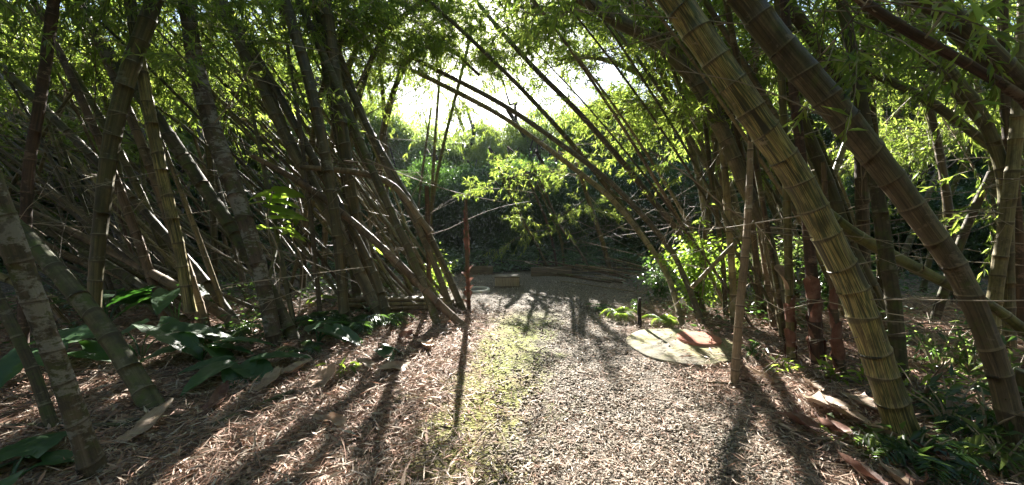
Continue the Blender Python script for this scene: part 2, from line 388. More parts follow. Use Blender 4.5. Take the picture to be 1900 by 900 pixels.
L = rng.uniform(.03, .15, n) * np.where(rng.random(n) < .08, 1.6, 1); Wd = rng.uniform(.004, .011, n) * np.where(rng.random(n) < .12, 2.3, 1); psc = np.where(np.abs(X - PATHC(Y)) < .9, .62, 1.0); L = L * psc; Wd = Wd * psc
Z = gz(X, Y) + rng.random(n) ** 2 * .05 + .004 + np.maximum(0, -el) * L + np.where(on_round_slab(X, Y), .05, 0)
V, F = inst(LEAF4[0] * [1, 1, .3], LEAF4[1], frames(D, rng.normal(0, .5, n)), np.stack([X, Y, Z], 1), np.stack([Wd, L, L * .6], 1))
r = rng.random(n)
edge = np.clip((np.abs(X - PATHC(Y)) - .7) / .8, 0, 1)      # redder leaves gather along the edges
r = np.where(rng.random(n) < edge * .28, rng.uniform(.76, .92, n), r)
obj('leaf_litter', mk('leaf_litter', V, F, M['litter'], rnd=np.repeat(r, 4), smooth=False), kind='stuff',
    label='carpet of narrow dry bamboo leaves over the ground', cat='leaf litter')
# gravel
ico = np.array([[0, 0, 1], [.89, 0, .45], [.28, .85, .45], [-.72, .53, .45], [-.72, -.53, .45], [.28, -.85, .45], [.72, .53, -.45], [-.28, .85, -.45], [-.89, 0, -.45], [-.28, -.85, -.45], [.72, -.53, -.45], [0, 0, -1]])
icf = np.array([[0, 1, 2], [0, 2, 3], [0, 3, 4], [0, 4, 5], [0, 5, 1], [1, 6, 2], [2, 7, 3], [3, 8, 4], [4, 9, 5], [5, 10, 1], [6, 7, 2], [7, 8, 3], [8, 9, 4], [9, 10, 5], [10, 6, 1], [11, 7, 6], [11, 8, 7], [11, 9, 8], [11, 10, 9], [11, 6, 10]])
rng = np.random.default_rng(12); n = 80000; X, Y = scatter(n, 1.7, 8.5, rng, 1.1)
d = np.abs(X - PATHC(Y)); md = np.abs(X - (-.72 + .16 * Y))
pk = np.where(d < 1.0, 1.0, .12) * np.where(md < .3, .35, 1) * np.where(on_round_slab(X, Y), 0, 1)
k = rng.random(n) < pk; X, Y = X[k], Y[k]; n = len(X)
V, F = inst(ico, icf, frames(norm(rng.normal(0, 1, (n, 3)) * [1, 1, .15]), rng.normal(0, .3, n)), np.stack([X, Y, gz(X, Y) + .002], 1),
            np.stack([rng.uniform(.005, .013, n), rng.uniform(.006, .02, n), rng.uniform(.004, .009, n)], 1))
V = V + rng.normal(0, .0015, V.shape)
obj('gravel', mk('gravel', V, F, M['pebble'], rnd=np.repeat(rng.random(n), 12), smooth=False), kind='stuff', label='small grey brown stones pressed into the path', cat='gravel')

# ------------------------------------------------------------------ branch templates
def quadleaves(P, D, L, Wd, rng, roll=.5, tmpl=LEAF4):
    V, F = inst(tmpl[0], tmpl[1], frames(norm(D), rng.normal(0, roll, len(P))), P, np.stack([Wd, L, L], 1))
    return V, F
def leafy_branch_mesh(seed, length=1.5, nsub=16, nl=20, leaf=.115, mat='leaf', droop=.5):
    rng = np.random.default_rng(seed); a = Acc(); lp = []; ld = []
    t = np.linspace(0, 1, 7); bend = rng.normal(0, .12, 3)
    ctr = np.stack([bend[0] * t ** 2 * length, t * length, -droop * .45 * t ** 2 * length + .1 * t * length], 1)
    v, f, uv = tube(ctr, np.linspace(.007, .002, 7), 4, cap=False); woodV, woodF = [v], [f[0]]; off = len(v)
    for s in range(nsub):
        q = rng.uniform(.2, 1.0); base = np.array([np.interp(q, t, ctr[:, k]) for k in range(3)])
        sd = norm(np.array([rng.normal(0, .9), rng.uniform(.1, .9), rng.normal(-.1, .35)])); sl = length * rng.uniform(.2, .42)
        tt = np.linspace(0, 1, 4); sp = base + sd * tt[:, None] * sl; sp[:, 2] -= droop * .35 * sl * tt ** 2
        v, f, uv = tube(sp, np.linspace(.0035, .0015, 4), 3, cap=False); woodV.append(v); woodF.append(f[0] + off); off += len(v)
        for k in range(nl):
            q = rng.uniform(.25, 1.02); p = sp[0] + (sp[-1] - sp[0]) * q; p[2] = np.interp(q, tt, sp[:, 2])
            dd = sd * .7 + rng.normal(0, .55, 3) + np.array([0, 0, -.55 * droop - .1]); lp.append(p); ld.append(dd)
    lp = np.array(lp); ld = norm(np.array(ld)); n = len(lp)
    L = rng.uniform(.6, 1.15, n) * leaf
    V, F = quadleaves(lp, ld, L, L * rng.uniform(.13, .2, n), rng)
    wood = mk('branch_wood', np.vstack(woodV), np.vstack(woodF), M['twig'])
    return mk('foliage', V, F, M[mat], rnd=np.repeat(rng.random(n), 4), smooth=False), wood
BR = [leafy_branch_mesh(100 + i, length=[1.5, 1.2, 1.8, 1.35][i % 4], droop=[.5, .8, .3, .65, .95][i % 5]) for i in range(16)]
def twig_mesh(seed, length):
    rng = np.random.default_rng(seed); a = Acc()
    def go(p, d, l, r, depth):
        n = 6; P = [p]
        for k in range(n - 1):
            d2 = norm(d + rng.normal(0, .06, 3) + np.array([0, 0, -.02])); P.append(P[-1] + d2 * l / (n - 1)); d = d2
        P = np.array(P); v, f, uv = tube(P, np.linspace(r, r * .4, n), 4, cap=False); a.add(v, f, uv)
        if depth > 0:
            for k in range(rng.integers(1, 4)):
                q = rng.integers(1, n - 1); go(P[q], norm(d + rng.normal(0, .6, 3)), l * rng.uniform(.3, .6), r * .5, depth - 1)
    go(np.zeros(3), np.array([0, 1.0, 0]), length, .006, 2)
    return a.mesh('side_branch', M['twig'])
TW = [twig_mesh(200 + i, 1.0 + .22 * (i % 4)) for i in range(8)]

CULMS = []      # (object, centre line, radii, culm dict)
def culm_mesh(P, R, mat, rng, inter=.27, sides=10):
    """P,R dense centre line; adds swollen nodes"""
    seg = np.linalg.norm(np.diff(P, axis=0), axis=1); s = np.concatenate([[0], np.cumsum(seg)]); total = s[-1]
    nn = max(2, int(total / inter)); nodes = np.linspace(0, total, nn + 1)
    nodes[1:-1] += rng.normal(0, inter * .13, nn - 1)
    rings = []; vv = []; rr = []
    for k in range(nn):
        a_, b_ = nodes[k], nodes[k + 1]; h = b_ - a_
        for fr, m in ((0, 1.075), (.045, 1.0), (.3, .975), (.7, .98), (.96, 1.015)):
            rings.append(a_ + fr * h); vv.append(k + fr); rr.append(m)
    rings.append(total); vv.append(nn); rr.append(1.05)
    C = np.stack([np.interp(rings, s, P[:, k]) for k in range(3)], 1); Rr = np.interp(rings, s, R) * np.array(rr)
    V, F, uv = tube(C, Rr, sides, v=np.array(vv))
    if sides >= 12:      # uneven girth, dents and sheath-scar ridges
        m = sides + 1; n = len(C); k_ = np.arange(n)[:, None]; a_ = np.linspace(0, 2 * np.pi, m)[None]
        ph = rng.random(4) * 6.28
        w = 1 + .022 * np.sin(2 * a_ + k_ * .07 + ph[0]) + .016 * np.sin(3 * a_ - k_ * .19 + ph[1]) + .012 * np.sin(k_ * .9 + ph[2])
        tilt = np.repeat(rng.normal(0, .18, n // 5 + 2), 5)[:n, None] * Rr[:, None] * np.sin(a_ + ph[3])   # scars run a little askew
        V = V.copy(); body = V[:n * m].reshape(n, m, 3); c3 = C[:, None]; body[:] = c3 + (body - c3) * w[..., None] + norm(np.gradient(C, axis=0))[:, None] * tilt[..., None]
    return mk('culm', V, F, M[mat], uv), C, Rr

def place_on(o, P, idx, kind, rng, mesh, scale, d=None):
    p = P[idx]
    if d is None: d = norm(np.array([rng.normal(), rng.normal(), rng.normal(.1, .35)]))
    m = frames(np.array([d]), np.array([rng.normal(0, .4)]))[0]
    c = obj(kind, mesh, parent=o)
    c.matrix_local = Matrix.Translation(Vector(p - np.array(o.location))) @ Matrix(m.tolist()).to_4x4() @ Matrix.Scale(scale, 4)
    return c

def add_culm(P, R, mat, label, group, rng, inter=.27, sides=10, leafy=0, twigs=0, leafrange=(.55, 1.0), twigrange=(.1, .8), lscale=1.0, leafdir=None, name='bamboo_culm'):
    base = P[0].copy()
    me, C, Rr = culm_mesh(P - base, R, mat, rng, inter, sides)
    o = obj(name, me, loc=base.tolist(), label=label, cat='bamboo', group=group)
    n = len(P)
    for k in range(twigs):
        i = int(n * rng.uniform(*twigrange)); i = min(n - 1, i); place_on(o, P, i, 'side_branch', rng, TW[rng.integers(8)], rng.uniform(.6, 1.3))
    for k in range(leafy):
        i = min(n - 1, int(n * rng.uniform(*leafrange))); j = rng.integers(16)
        dd = None if leafdir is None else norm(np.array(leafdir) + rng.normal(0, .5, 3))
        c = place_on(o, P, i, 'foliage', rng, BR[j][0], rng.uniform(.7, 1.3) * lscale, dd)
        w = obj('branch_stem', BR[j][1], parent=c)
    CULMS.append((o, P, R)); return o

def hero(pts, label, mat='brown', Y0=None, dY=0.0, ext=0.0, group=None, inter=.27, sides=14, leafy=0, twigs=3, seed=None, curl=0.0, base_down=.12, **kw):
    """pts: (px, py, width px) from the base upwards; Y0 forward distance of the base (from the ground if None)"""
    rng = np.random.default_rng(abs(hash(label)) % 1000 if seed is None else seed)
    if Y0 is None: Y0 = ground(pts[0][0], pts[0][1])[1]
    n = len(pts); L = np.cumsum([0] + [math.dist(pts[i][:2], pts[i + 1][:2]) for i in range(n - 1)]); L = L / L[-1]
    C = []; R = []
    for (px, py, w), t_ in zip(pts, L):
        Yk = Y0 + dY * t_; p = at3(px, py, Yk); C.append(p); th = math.atan(abs(px - 950) / FOC)
        R.append(w * Yk * math.cos(th) / (2 * FOC))
    C = np.array(C); R = np.array(R)
    if ext > 0:
        dirn = norm(C[-1] - C[-2]); k = max(1, int(ext / 1.2))
        for q in range(k):
            dirn = norm(dirn + np.array([0, 0, -curl])); C = np.vstack([C, C[-1] + dirn * ext / k]); R = np.append(R, R[-1] * .88)
    P = catmull(C, 60); Rr = np.interp(np.linspace(0, len(C) - 1, 60), np.arange(len(C)), R)
    dd = norm(P[0] - P[2]); Rr = Rr * (1 + .16 * np.exp(-np.arange(60) / 2.2)); P = np.vstack([P[0] + dd * base_down, P]); Rr = np.concatenate([[Rr[0] * 1.06], Rr])
    return add_culm(P, Rr, mat, label, group, rng, inter, sides, leafy, twigs, **kw)
import zlib
def hseed(s): return zlib.crc32(s.encode()) % 100000

# ================================================================== traced culms, right side
GR = 'giant bamboo culms on the right of the path'
hero([(1682, 822, 72), (1640, 700, 68), (1592, 560, 64), (1540, 450, 60), (1478, 330, 59), (1400, 215, 58), (1310, 85, 56), (1225, -40, 52)],
     'thickest tan and olive striped culm leaning left over the right path edge', 'striped', dY=.25, ext=6, curl=.05, inter=.2, sides=24, twigs=5, leafy=14, leafrange=(.72, 1), seed=1)
hero([(1896, 860, 60), (1850, 680, 57), (1785, 520, 56), (1705, 400, 56), (1622, 290, 58), (1540, 190, 59), (1440, 75, 56), (1360, -30, 52)],
     'thick brown culm with a dark scorched band, running parallel behind the striped one', 'brown', dY=.5, ext=6, curl=.05, inter=.22, sides=24, twigs=5, leafy=14, leafrange=(.72, 1), seed=2)
hero([(1362, 714, 17), (1374, 560, 17), (1388, 400, 15), (1393, 250, 11)], 'slim pale dead pole standing alone beside the round concrete slab', 'pale', inter=.2, dY=.1, twigs=1, seed=3)
hero([(1672, 716, 34), (1660, 580, 34), (1644, 470, 32), (1628, 360, 30), (1605, 225, 24), (1580, 90, 22), (1556, -20, 20)], 'pale mossy upright culm just behind the striped giant', 'mossy', ext=4, dY=.5, leafy=8, seed=4)
hero([(1662, 630, 28), (1620, 535, 28), (1575, 450, 28), (1540, 350, 27), (1490, 230, 26), (1440, 100, 24), (1395, -20, 22)], 'olive culm crossing behind the striped giant, leaning left', 'green', Y0=4.6, ext=4, dY=.7, leafy=8, seed=5)
hero([(1468, 672, 17), (1465, 560, 17), (1462, 450, 17), (1459, 330, 16), (1452, 180, 15), (1445, 40, 14), (1440, -20, 12)], 'slender yellow green upright culm with a red sheath round its foot', 'yellow', ext=3, leafy=6, inter=.16, seed=6)
hero([(1518, 680, 26), (1510, 560, 26), (1500, 440, 22), (1488, 300, 20), (1470, 150, 18), (1455, 0, 18)], 'red brown sheathed culm next to the yellow green one', 'red', ext=3, leafy=5, inter=.2, seed=7)
hero([(1562, 706, 24), (1552, 620, 20), (1545, 540, 13), (1535, 420, 12), (1528, 300, 10)], 'short young shoot in peeling red sheaths close behind the striped giant', 'red', inter=.16, seed=8)
hero([(1900, 612, 30), (1830, 562, 28), (1720, 508, 30), (1615, 452, 30), (1555, 412, 28), (1508, 368, 22)], 'golden crooked culm lying across the two giants at knee height', 'yellow', Y0=3.6, dY=.2, twigs=1, seed=9, base_down=.6)
hero([(1455, 600, 24), (1440, 520, 24), (1420, 430, 26), (1385, 350, 30), (1345, 255, 30), (1290, 150, 30), (1220, 78, 27), (1150, 42, 24), (1075, -5, 20)],
     'long culm arching left from the right cluster to the top of the gap', 'brown', Y0=4.6, dY=.8, ext=3, curl=.12, leafy=9, leafrange=(.5, 1), seed=10)
hero([(1440, 575, 22), (1412, 400, 22), (1388, 330, 22), (1350, 225, 22), (1300, 130, 22), (1235, 60, 22), (1160, 0, 20)],
     'arching culm tucked under the long one, thinner at its tip', 'green', Y0=4.9, dY=1, ext=3, curl=.1, leafy=9, leafrange=(.5, 1), seed=11)
hero([(1305, 605, 13), (1270, 515, 12), (1235, 450, 11), (1150, 355, 10), (1085, 300, 9.5), (950, 205, 9), (840, 145, 8), (700, 75, 8), (600, 30, 6)],
     'upper of two thin culms arching right to left across the path', 'brown', dY=4.6, twigs=4, leafy=8, leafrange=(.7, 1), seed=12, inter=.22, leafdir=(0, .3, -.6), lscale=.8)
hero([(1268, 608, 12), (1240, 515, 11), (1200, 450, 10.5), (1140, 375, 10), (1075, 320, 9.5), (950, 228, 8), (850, 172, 9), (720, 110, 7), (640, 80, 5)],
     'lower of two thin culms arching right to left across the path', 'dead', dY=5.2, twigs=3, leafy=8, leafrange=(.7, 1), seed=13, inter=.22, leafdir=(0, .3, -.6), lscale=.8)
hero([(1300, 560, 12), (1270, 450, 12), (1210, 370, 12), (1150, 295, 11), (1075, 210, 10), (1000, 135, 9), (940, 70, 8), (890, 10, 7)],
     'thin culm sloping up left from the bright shrub towards the sun', 'brown', Y0=5.8, dY=3, ext=2, leafy=7, leafrange=(.75, 1), seed=14, inter=.22)
hero([(1362, 600, 14), (1358, 500, 14), (1350, 380, 14), (1338, 250, 13), (1322, 120, 12), (1310, -10, 12)], 'upright tan culm behind the pale dead pole', 'dead', Y0=5.2, ext=3, leafy=6, seed=15)
hero([(1437, 590, 20), (1422, 480, 20), (1408, 380, 20), (1398, 250, 18), (1400, 100, 18), (1405, -10, 16)], 'straight tan culm to the right of the pale dead pole', 'dead', Y0=4.9, ext=3, leafy=5, seed=16)
hero([(1347, 590, 10), (1342, 500, 10), (1330, 400, 10), (1316, 300, 10), (1306, 200, 9)], 'thin olive culm left of the pale dead pole', 'green', Y0=5.6, leafy=4, seed=17)
hero([(1296, 521, 8), (1335, 480, 9), (1376, 439, 8), (1410, 400, 7)], 'broken thin stem slanting up right inside the bright shrub', 'dead', Y0=5.0, twigs=2, seed=18)
hero([(1304, 470, 8), (1313, 380, 8), (1330, 260, 7), (1340, 150, 6)], 'thinnest upright stem above the bright shrub', 'green', Y0=6.0, leafy=3, seed=19, base_down=1.2)
hero([(1605, 590, 26), (1600, 430, 28), (1595, 235, 28), (1565, 170, 28), (1510, 75, 26), (1450, -10, 26)], 'curved culm bending left between the two giants', 'brown', Y0=4.8, ext=3, leafy=6, seed=20)
hero([(1640, 600, 20), (1632, 430, 20), (1621, 250, 20), (1611, 150, 18), (1600, 25, 18), (1596, -20, 18)], 'straight dark culm between the giants', 'green', Y0=5.2, ext=3, leafy=6, seed=21)
hero([(1870, 640, 32), (1868, 480, 32), (1862, 330, 32), (1822, 215, 30), (1748, 115, 28), (1680, -5, 26)], 'broad brown culm bending left behind the second giant', 'brown', Y0=4.0, ext=3, leafy=6, seed=22)
hero([(1900, 330, 26), (1812, 252, 22), (1720, 186, 22), (1620, 136, 20), (1540, 95, 18)], 'level branch-like culm sweeping left across the upper right', 'green', Y0=4.6, base_down=1.5, leafy=6, seed=23, leafrange=(.3, 1))
hero([(1850, 260, 26), (1770, 165, 28), (1700, 90, 28), (1580, -5, 26)], 'dark culm slanting left below the top right giant', 'brown', Y0=4.8, base_down=2.5, ext=3, leafy=6, seed=24)
hero([(1960, 240, 60), (1900, 165, 56), (1790, 58, 54), (1690, -30, 50)], 'huge brown culm crossing the top right corner', 'brown', Y0=3.0, base_down=2.6, ext=5, sides=22, leafy=8, leafrange=(.5, 1), seed=25)
hero([(1960, 230, 26), (1895, 180, 26), (1800, 122, 24), (1700, 66, 24), (1620, 16, 22), (1560, -30, 20)], 'smooth reddish culm curving under the huge one at top right', 'red', Y0=2.8, base_down=2.2, ext=3, seed=26)
hero([(1835, 640, 34), (1850, 520, 32), (1868, 400, 32), (1885, 250, 30), (1895, 120, 28), (1900, 0, 26)], 'upright pale culm with sunlit edge near the right frame edge', 'dead', Y0=3.9, ext=3, leafy=4, seed=27)
hero([(1893, 680, 30), (1892, 520, 28), (1880, 330, 26), (1866, 200, 24), (1860, 0, 22)], 'reddish upright culm half hidden by the pale one at far right', 'red', Y0=4.4, ext=3, leafy=4, seed=28)
hero([(1720, 640, 22), (1745, 560, 22), (1790, 430, 20), (1840, 320, 18)], 'thin culm leaning right behind the second giant', 'mossy', Y0=5, seed=29)
hero([(1890, 900, 40), (1895, 800, 42), (1905, 690, 44)], 'short yellow culm stub cut by the right frame edge', 'yellow', Y0=2.5, seed=30)

# ================================================================== traced culms, left side
hero([(178, 885, 58), (150, 800, 50), (112, 690, 48), (78, 600, 50), (45, 510, 56), (5, 400, 60), (-40, 280, 60)], 'lichen-spotted grey trunk leaning left at the front left', 'lichen', dY=-.15, ext=3, sides=22, twigs=1, seed=31, inter=.24)
hero([(100, 800, 30), (62, 690, 28), (20, 600, 28), (-30, 500, 28)], 'thin dark culm behind the foot of the lichen-spotted trunk', 'mossy', dY=.2, ext=2, twigs=0, seed=32)
hero([(285, 760, 50), (245, 690, 48), (185, 600, 46), (120, 520, 44), (40, 430, 40), (-40, 350, 38)], 'thick mossy culm slanting from the litter to the left edge', 'mossy', dY=.6, ext=3, sides=18, twigs=3, seed=33)
hero([(172, 660, 30), (176, 540, 32), (186, 420, 33), (208, 260, 36), (240, 130, 37), (270, 50, 35), (296, -30, 33)], 'dark smooth culm curving up to the right at far left', 'green', ext=4, dY=.6, leafy=10, seed=34)
hero([(40, 700, 26), (45, 540, 26), (52, 330, 26), (76, 180, 25), (100, 0, 24), (108, -40, 24)], 'reddish dark upright culm near the top left corner', 'red', Y0=3.6, ext=4, dY=.5, leafy=8, seed=35)
hero([(512, 640, 30), (482, 500, 32), (452, 400, 34), (428, 330, 37), (392, 230, 35), (364, 120, 33), (342, -20, 31)], 'speckled lichen-grey culm rising from the ferns, left of centre', 'lichen', ext=4, dY=.5, twigs=3, leafy=10, sides=18, seed=36)
hero([(545, 632, 26), (500, 540, 28), (440, 440, 28), (360, 320, 28), (270, 190, 28), (180, 70, 28), (110, -30, 26)], 'dark culm crossing behind the speckled grey one to upper left', 'mossy', ext=4, dY=1.0, leafy=9, seed=37)
hero([(350, 560, 22), (328, 440, 24), (300, 320, 25), (268, 160, 26), (238, -20, 25)], 'yellow-striped upright culm between the curving and speckled ones', 'striped', Y0=4.6, ext=4, leafy=8, seed=38)
hero([(445, 606, 22), (350, 545, 22), (260, 495, 22), (170, 448, 20), (60, 395, 20), (-40, 350, 20)], 'fallen pale culm propped low over the broad leaves', 'dead', dY=.6, twigs=3, seed=39)
hero([(345, 600, 22), (260, 530, 22), (130, 450, 24), (0, 370, 26), (-60, 335, 26)], 'mossy slanting culm under the pale propped one', 'mossy', dY=.3, seed=40)
hero([(438, 600, 18), (380, 520, 18), (310, 440, 19), (200, 320, 20), (60, 180, 22), (-30, 90, 22)], 'long diagonal culm from the broad leaves to the left edge', 'green', dY=.8, twigs=4, ext=2, leafy=6, seed=41)
hero([(705, 590, 22), (650, 470, 22), (590, 360, 24), (530, 250, 26), (480, 140, 28), (430, 50, 28), (395, -20, 27)], 'stout culm sweeping to upper left with pale node rings', 'brown', ext=4, dY=.8, leafy=10, seed=42)
hero([(640, 600, 20), (632, 500, 20), (620, 390, 21), (598, 260, 21), (568, 130, 22), (528, 0, 22), (518, -30, 22)], 'dark upright culm left of the tightest pair', 'green', ext=4, dY=.4, leafy=9, seed=43)
hero([(700, 580, 22), (672, 450, 22), (652, 360, 23), (636, 250, 24), (624, 160, 24), (612, 60, 24), (600, -20, 24)], 'thick dark culm, front one of the tight upright pair', 'green', ext=4, dY=.3, leafy=9, seed=44)
hero([(665, 570, 16), (650, 450, 16), (640, 330, 16), (618, 200, 17), (598, 90, 17), (578, -20, 17)], 'thinner dark culm, rear one of the tight upright pair', 'mossy', ext=4, dY=.6, leafy=8, seed=45)
hero([(812, 602, 14), (770, 490, 14), (720, 380, 15), (680, 290, 15), (640, 190, 14), (590, 80, 14), (545, -20, 14)], 'olive culm with mossy foot at the left path edge', 'mossy', ext=4, dY=.8, leafy=8, seed=46)
hero([(858, 574, 13), (826, 500, 13), (790, 425, 13), (735, 330, 13), (690, 250, 13), (645, 160, 12), (600, 60, 12), (570, -20, 12)], 'slim culm nearest the path edge, leaning left', 'green', ext=4, dY=.8, leafy=8, seed=47)
hero([(838, 578, 12), (806, 490, 12), (765, 400, 12), (712, 300, 12), (668, 200, 12), (630, 100, 11)], 'slim brown culm just inside the one nearest the path', 'brown', ext=4, dY=.9, leafy=8, seed=48)
hero([(856, 603, 15), (790, 540, 14), (720, 470, 14), (640, 400, 14), (560, 340, 13), (470, 290, 12)], 'cut tan pole propped diagonally against the left thicket', 'dead', dY=.6, twigs=1, seed=49)
hero([(722, 595, 16), (690, 500, 16), (640, 400, 16), (585, 300, 16), (520, 180, 16), (450, 60, 16)], 'olive culm rising from the ferns and leaning left', 'green', ext=4, dY=.8, leafy=8, seed=50)
hero([(790, 420, 11), (730, 345, 12), (660, 320, 12), (560, 310, 11)], 'bowed dead pole bridging the culms above the log pile', 'dead', Y0=5.6, dY=.2, seed=51, twigs=1)
hero([(870, 572, 7), (868, 520, 7), (866, 450, 8), (864, 370, 6)], 'red-sheathed bamboo post with curling peelings in front of the clearing', 'red', inter=.14, twigs=0, seed=52)
hero([(796, 520, 9), (794, 430, 9), (792, 345, 8)], 'short red-sheathed shoot among the left culms', 'red', Y0=6.2, inter=.16, twigs=0, seed=53)
hero([(700, 480, 10), (705, 380, 10), (710, 260, 10), (745, 125, 9), (770, 60, 8)], 'far thin culm of the crossing pair in the gap, leaning right', 'brown', Y0=9.5, leafy=6, seed=54, base_down=2, leafrange=(.75, 1))
hero([(718, 470, 8), (716, 260, 8), (705, 110, 7), (700, 20, 7)], 'far thin culm of the crossing pair in the gap, upright', 'green', Y0=9.8, leafy=6, seed=55, base_down=2, leafrange=(.7, 1))
hero([(798, 480, 6), (803, 330, 6), (815, 150, 5), (822, 40, 5)], 'far straight pencil-thin culm standing in the gap', 'yellow', Y0=10.5, leafy=5, seed=56, base_down=1.5, leafrange=(.7, 1))
hero([(790, 480, 6), (812, 320, 6), (850, 160, 6), (875, 60, 5)], 'far pencil-thin culm bowing right below the sun', 'brown', Y0=10.5, leafy=6, seed=57, base_down=1.5, leafrange=(.65, 1))
hero([(770, 470, 5), (780, 350, 5), (800, 200, 4)], 'faintest thin stem at the left of the gap', 'green', Y0=11.5, leafy=3, seed=58, base_down=1.5)
# back of the clearing
hero([(1135, 512, 10), (1118, 450, 10), (1095, 380, 9), (1070, 300, 8)], 'lone pale culm leaning left at the back of the clearing', 'yellow', Y0=9.4, leafy=5, seed=59, base_down=.5, leafrange=(.7, 1))
for i, (a, b, m_, lb) in enumerate([((1018, 500), (965, 400), 'green', 'first thin leaning culm left of the lone pale culm'), ((1034, 500), (1010, 400), 'brown', 'middle thin culm in the dark behind the clearing'),
        ((1046, 500), (1036, 430), 'green', 'short upright thin culm in the dark behind the clearing'), ((1090, 490), (1040, 420), 'brown', 'slanting thin culm beside the lone pale culm')]):
    hero([(a[0], a[1], 5), ((a[0] + b[0]) / 2 + 3, (a[1] + b[1]) / 2, 5), (b[0], b[1], 5), (b[0] - 40, b[1] - 90, 4)], lb, m_, Y0=10.2, seed=60 + i, base_down=.5, twigs=2, leafy=2)

OV = 'leafy culms arching over the gap'
LD = dict(leafrange=(.5, 1), leafdir=(0, 0, -.5))
hero([(640, 560, 12), (640, 420, 12), (650, 260, 12), (690, 110, 11), (760, 20, 9), (850, -30, 7)], 'culm bending over to the right with dark drooping leaves, left of the sun', 'green', Y0=7.5, dY=.5, leafy=34, seed=70, group=OV, leafrange=(.6, 1))
hero([(600, 560, 12), (605, 400, 12), (620, 240, 12), (660, 90, 11), (720, 10, 9), (800, -50, 7)], 'culm bending over beside it with its tip out of the frame', 'brown', Y0=8.5, dY=.2, leafy=32, seed=71, group=OV, leafrange=(.55, 1))
hero([(560, 560, 12), (570, 380, 12), (590, 200, 12), (640, 60, 11), (700, -10, 9), (790, -60, 7)], 'dark leafy culm over the upright pair', 'green', Y0=7.0, dY=.4, leafy=30, seed=72, group=OV, leafrange=(.5, 1))
hero([(1400, 560, 14), (1350, 330, 14), (1260, 150, 13), (1150, 60, 11), (1040, 20, 9), (940, 10, 6)], 'leafy culm reaching left across the top under the sun', 'green', Y0=8.0, dY=.4, leafy=20, seed=73, group=OV, leafrange=(.55, 1))
hero([(1440, 560, 14), (1390, 380, 14), (1300, 240, 13), (1220, 160, 11), (1120, 110, 9), (1030, 110, 6)], 'leafy culm with the brightest yellow green leaves, upper right of the gap', 'yellow', Y0=7.5, dY=.6, leafy=34, seed=74, group=OV, leafrange=(.5, 1))
hero([(1470, 560, 14), (1440, 400, 14), (1370, 280, 13), (1290, 220, 11), (1200, 200, 9), (1120, 220, 6)], 'lower leafy culm drooping beneath the brightest one', 'green', Y0=7.8, dY=.8, leafy=30, seed=75, group=OV, leafrange=(.5, 1))
hero([(1330, 560, 13), (1290, 300, 13), (1210, 100, 12), (1120, 0, 10), (1000, -60, 8)], 'leafy culm along the top frame edge right of the sun', 'brown', Y0=7.2, dY=.3, leafy=20, seed=76, group=OV, leafrange=(.6, 1))
hero([(680, 560, 10), (690, 380, 10), (720, 200, 10), (770, 100, 9), (830, 90, 7), (890, 140, 5)], 'thin culm drooping into the sky gap from the left', 'green', Y0=9.0, dY=.5, leafy=26, seed=79, group=OV, leafrange=(.6, 1))
hero([(1330, 540, 11), (1300, 320, 11), (1200, 120, 10), (1100, 50, 8), (1000, 60, 6), (950, 110, 4)], 'thin culm drooping into the sky gap from the right', 'green', Y0=9.0, dY=.5, leafy=24, seed=80, group=OV, leafrange=(.62, 1))
hero([(240, 600, 14), (230, 380, 14), (190, 160, 13), (130, 20, 12), (50, -60, 10)], 'leafy culm darkening the top left corner', 'green', Y0=6.5, dY=.6, leafy=34, seed=77, group=OV, leafrange=(.5, 1))
hero([(400, 600, 14), (395, 380, 14), (380, 160, 13), (400, 20, 12), (450, -60, 10)], 'leafy culm above the speckled grey one', 'green', Y0=6.8, dY=.6, leafy=34, seed=78, group=OV, leafrange=(.5, 1))

for i, (pts, lb) in enumerate([([(1640, 560, 15), (1620, 330, 15), (1560, 140, 13), (1480, 60, 11), (1400, 40, 8)], 'leafy culm arching left between the giants'),
        ([(1760, 560, 15), (1750, 330, 15), (1690, 130, 13), (1600, 50, 11), (1500, 30, 8)], 'leafy culm arching left above the second giant'),
        ([(1700, 600, 14), (1740, 420, 14), (1790, 300, 12), (1800, 240, 10), (1760, 260, 7)], 'culm with lit drooping leaves right of the second giant'),
        ([(1850, 560, 15), (1840, 300, 15), (1800, 120, 13), (1730, 40, 11), (1640, 20, 8)], 'leafy culm bending over in the upper right')]):
    hero(pts, lb, ['green', 'yellow', 'mossy', 'green'][i], Y0=6.2 + .3 * i, dY=.3, leafy=26, seed=90 + i, group=OV, leafrange=(.5, 1))

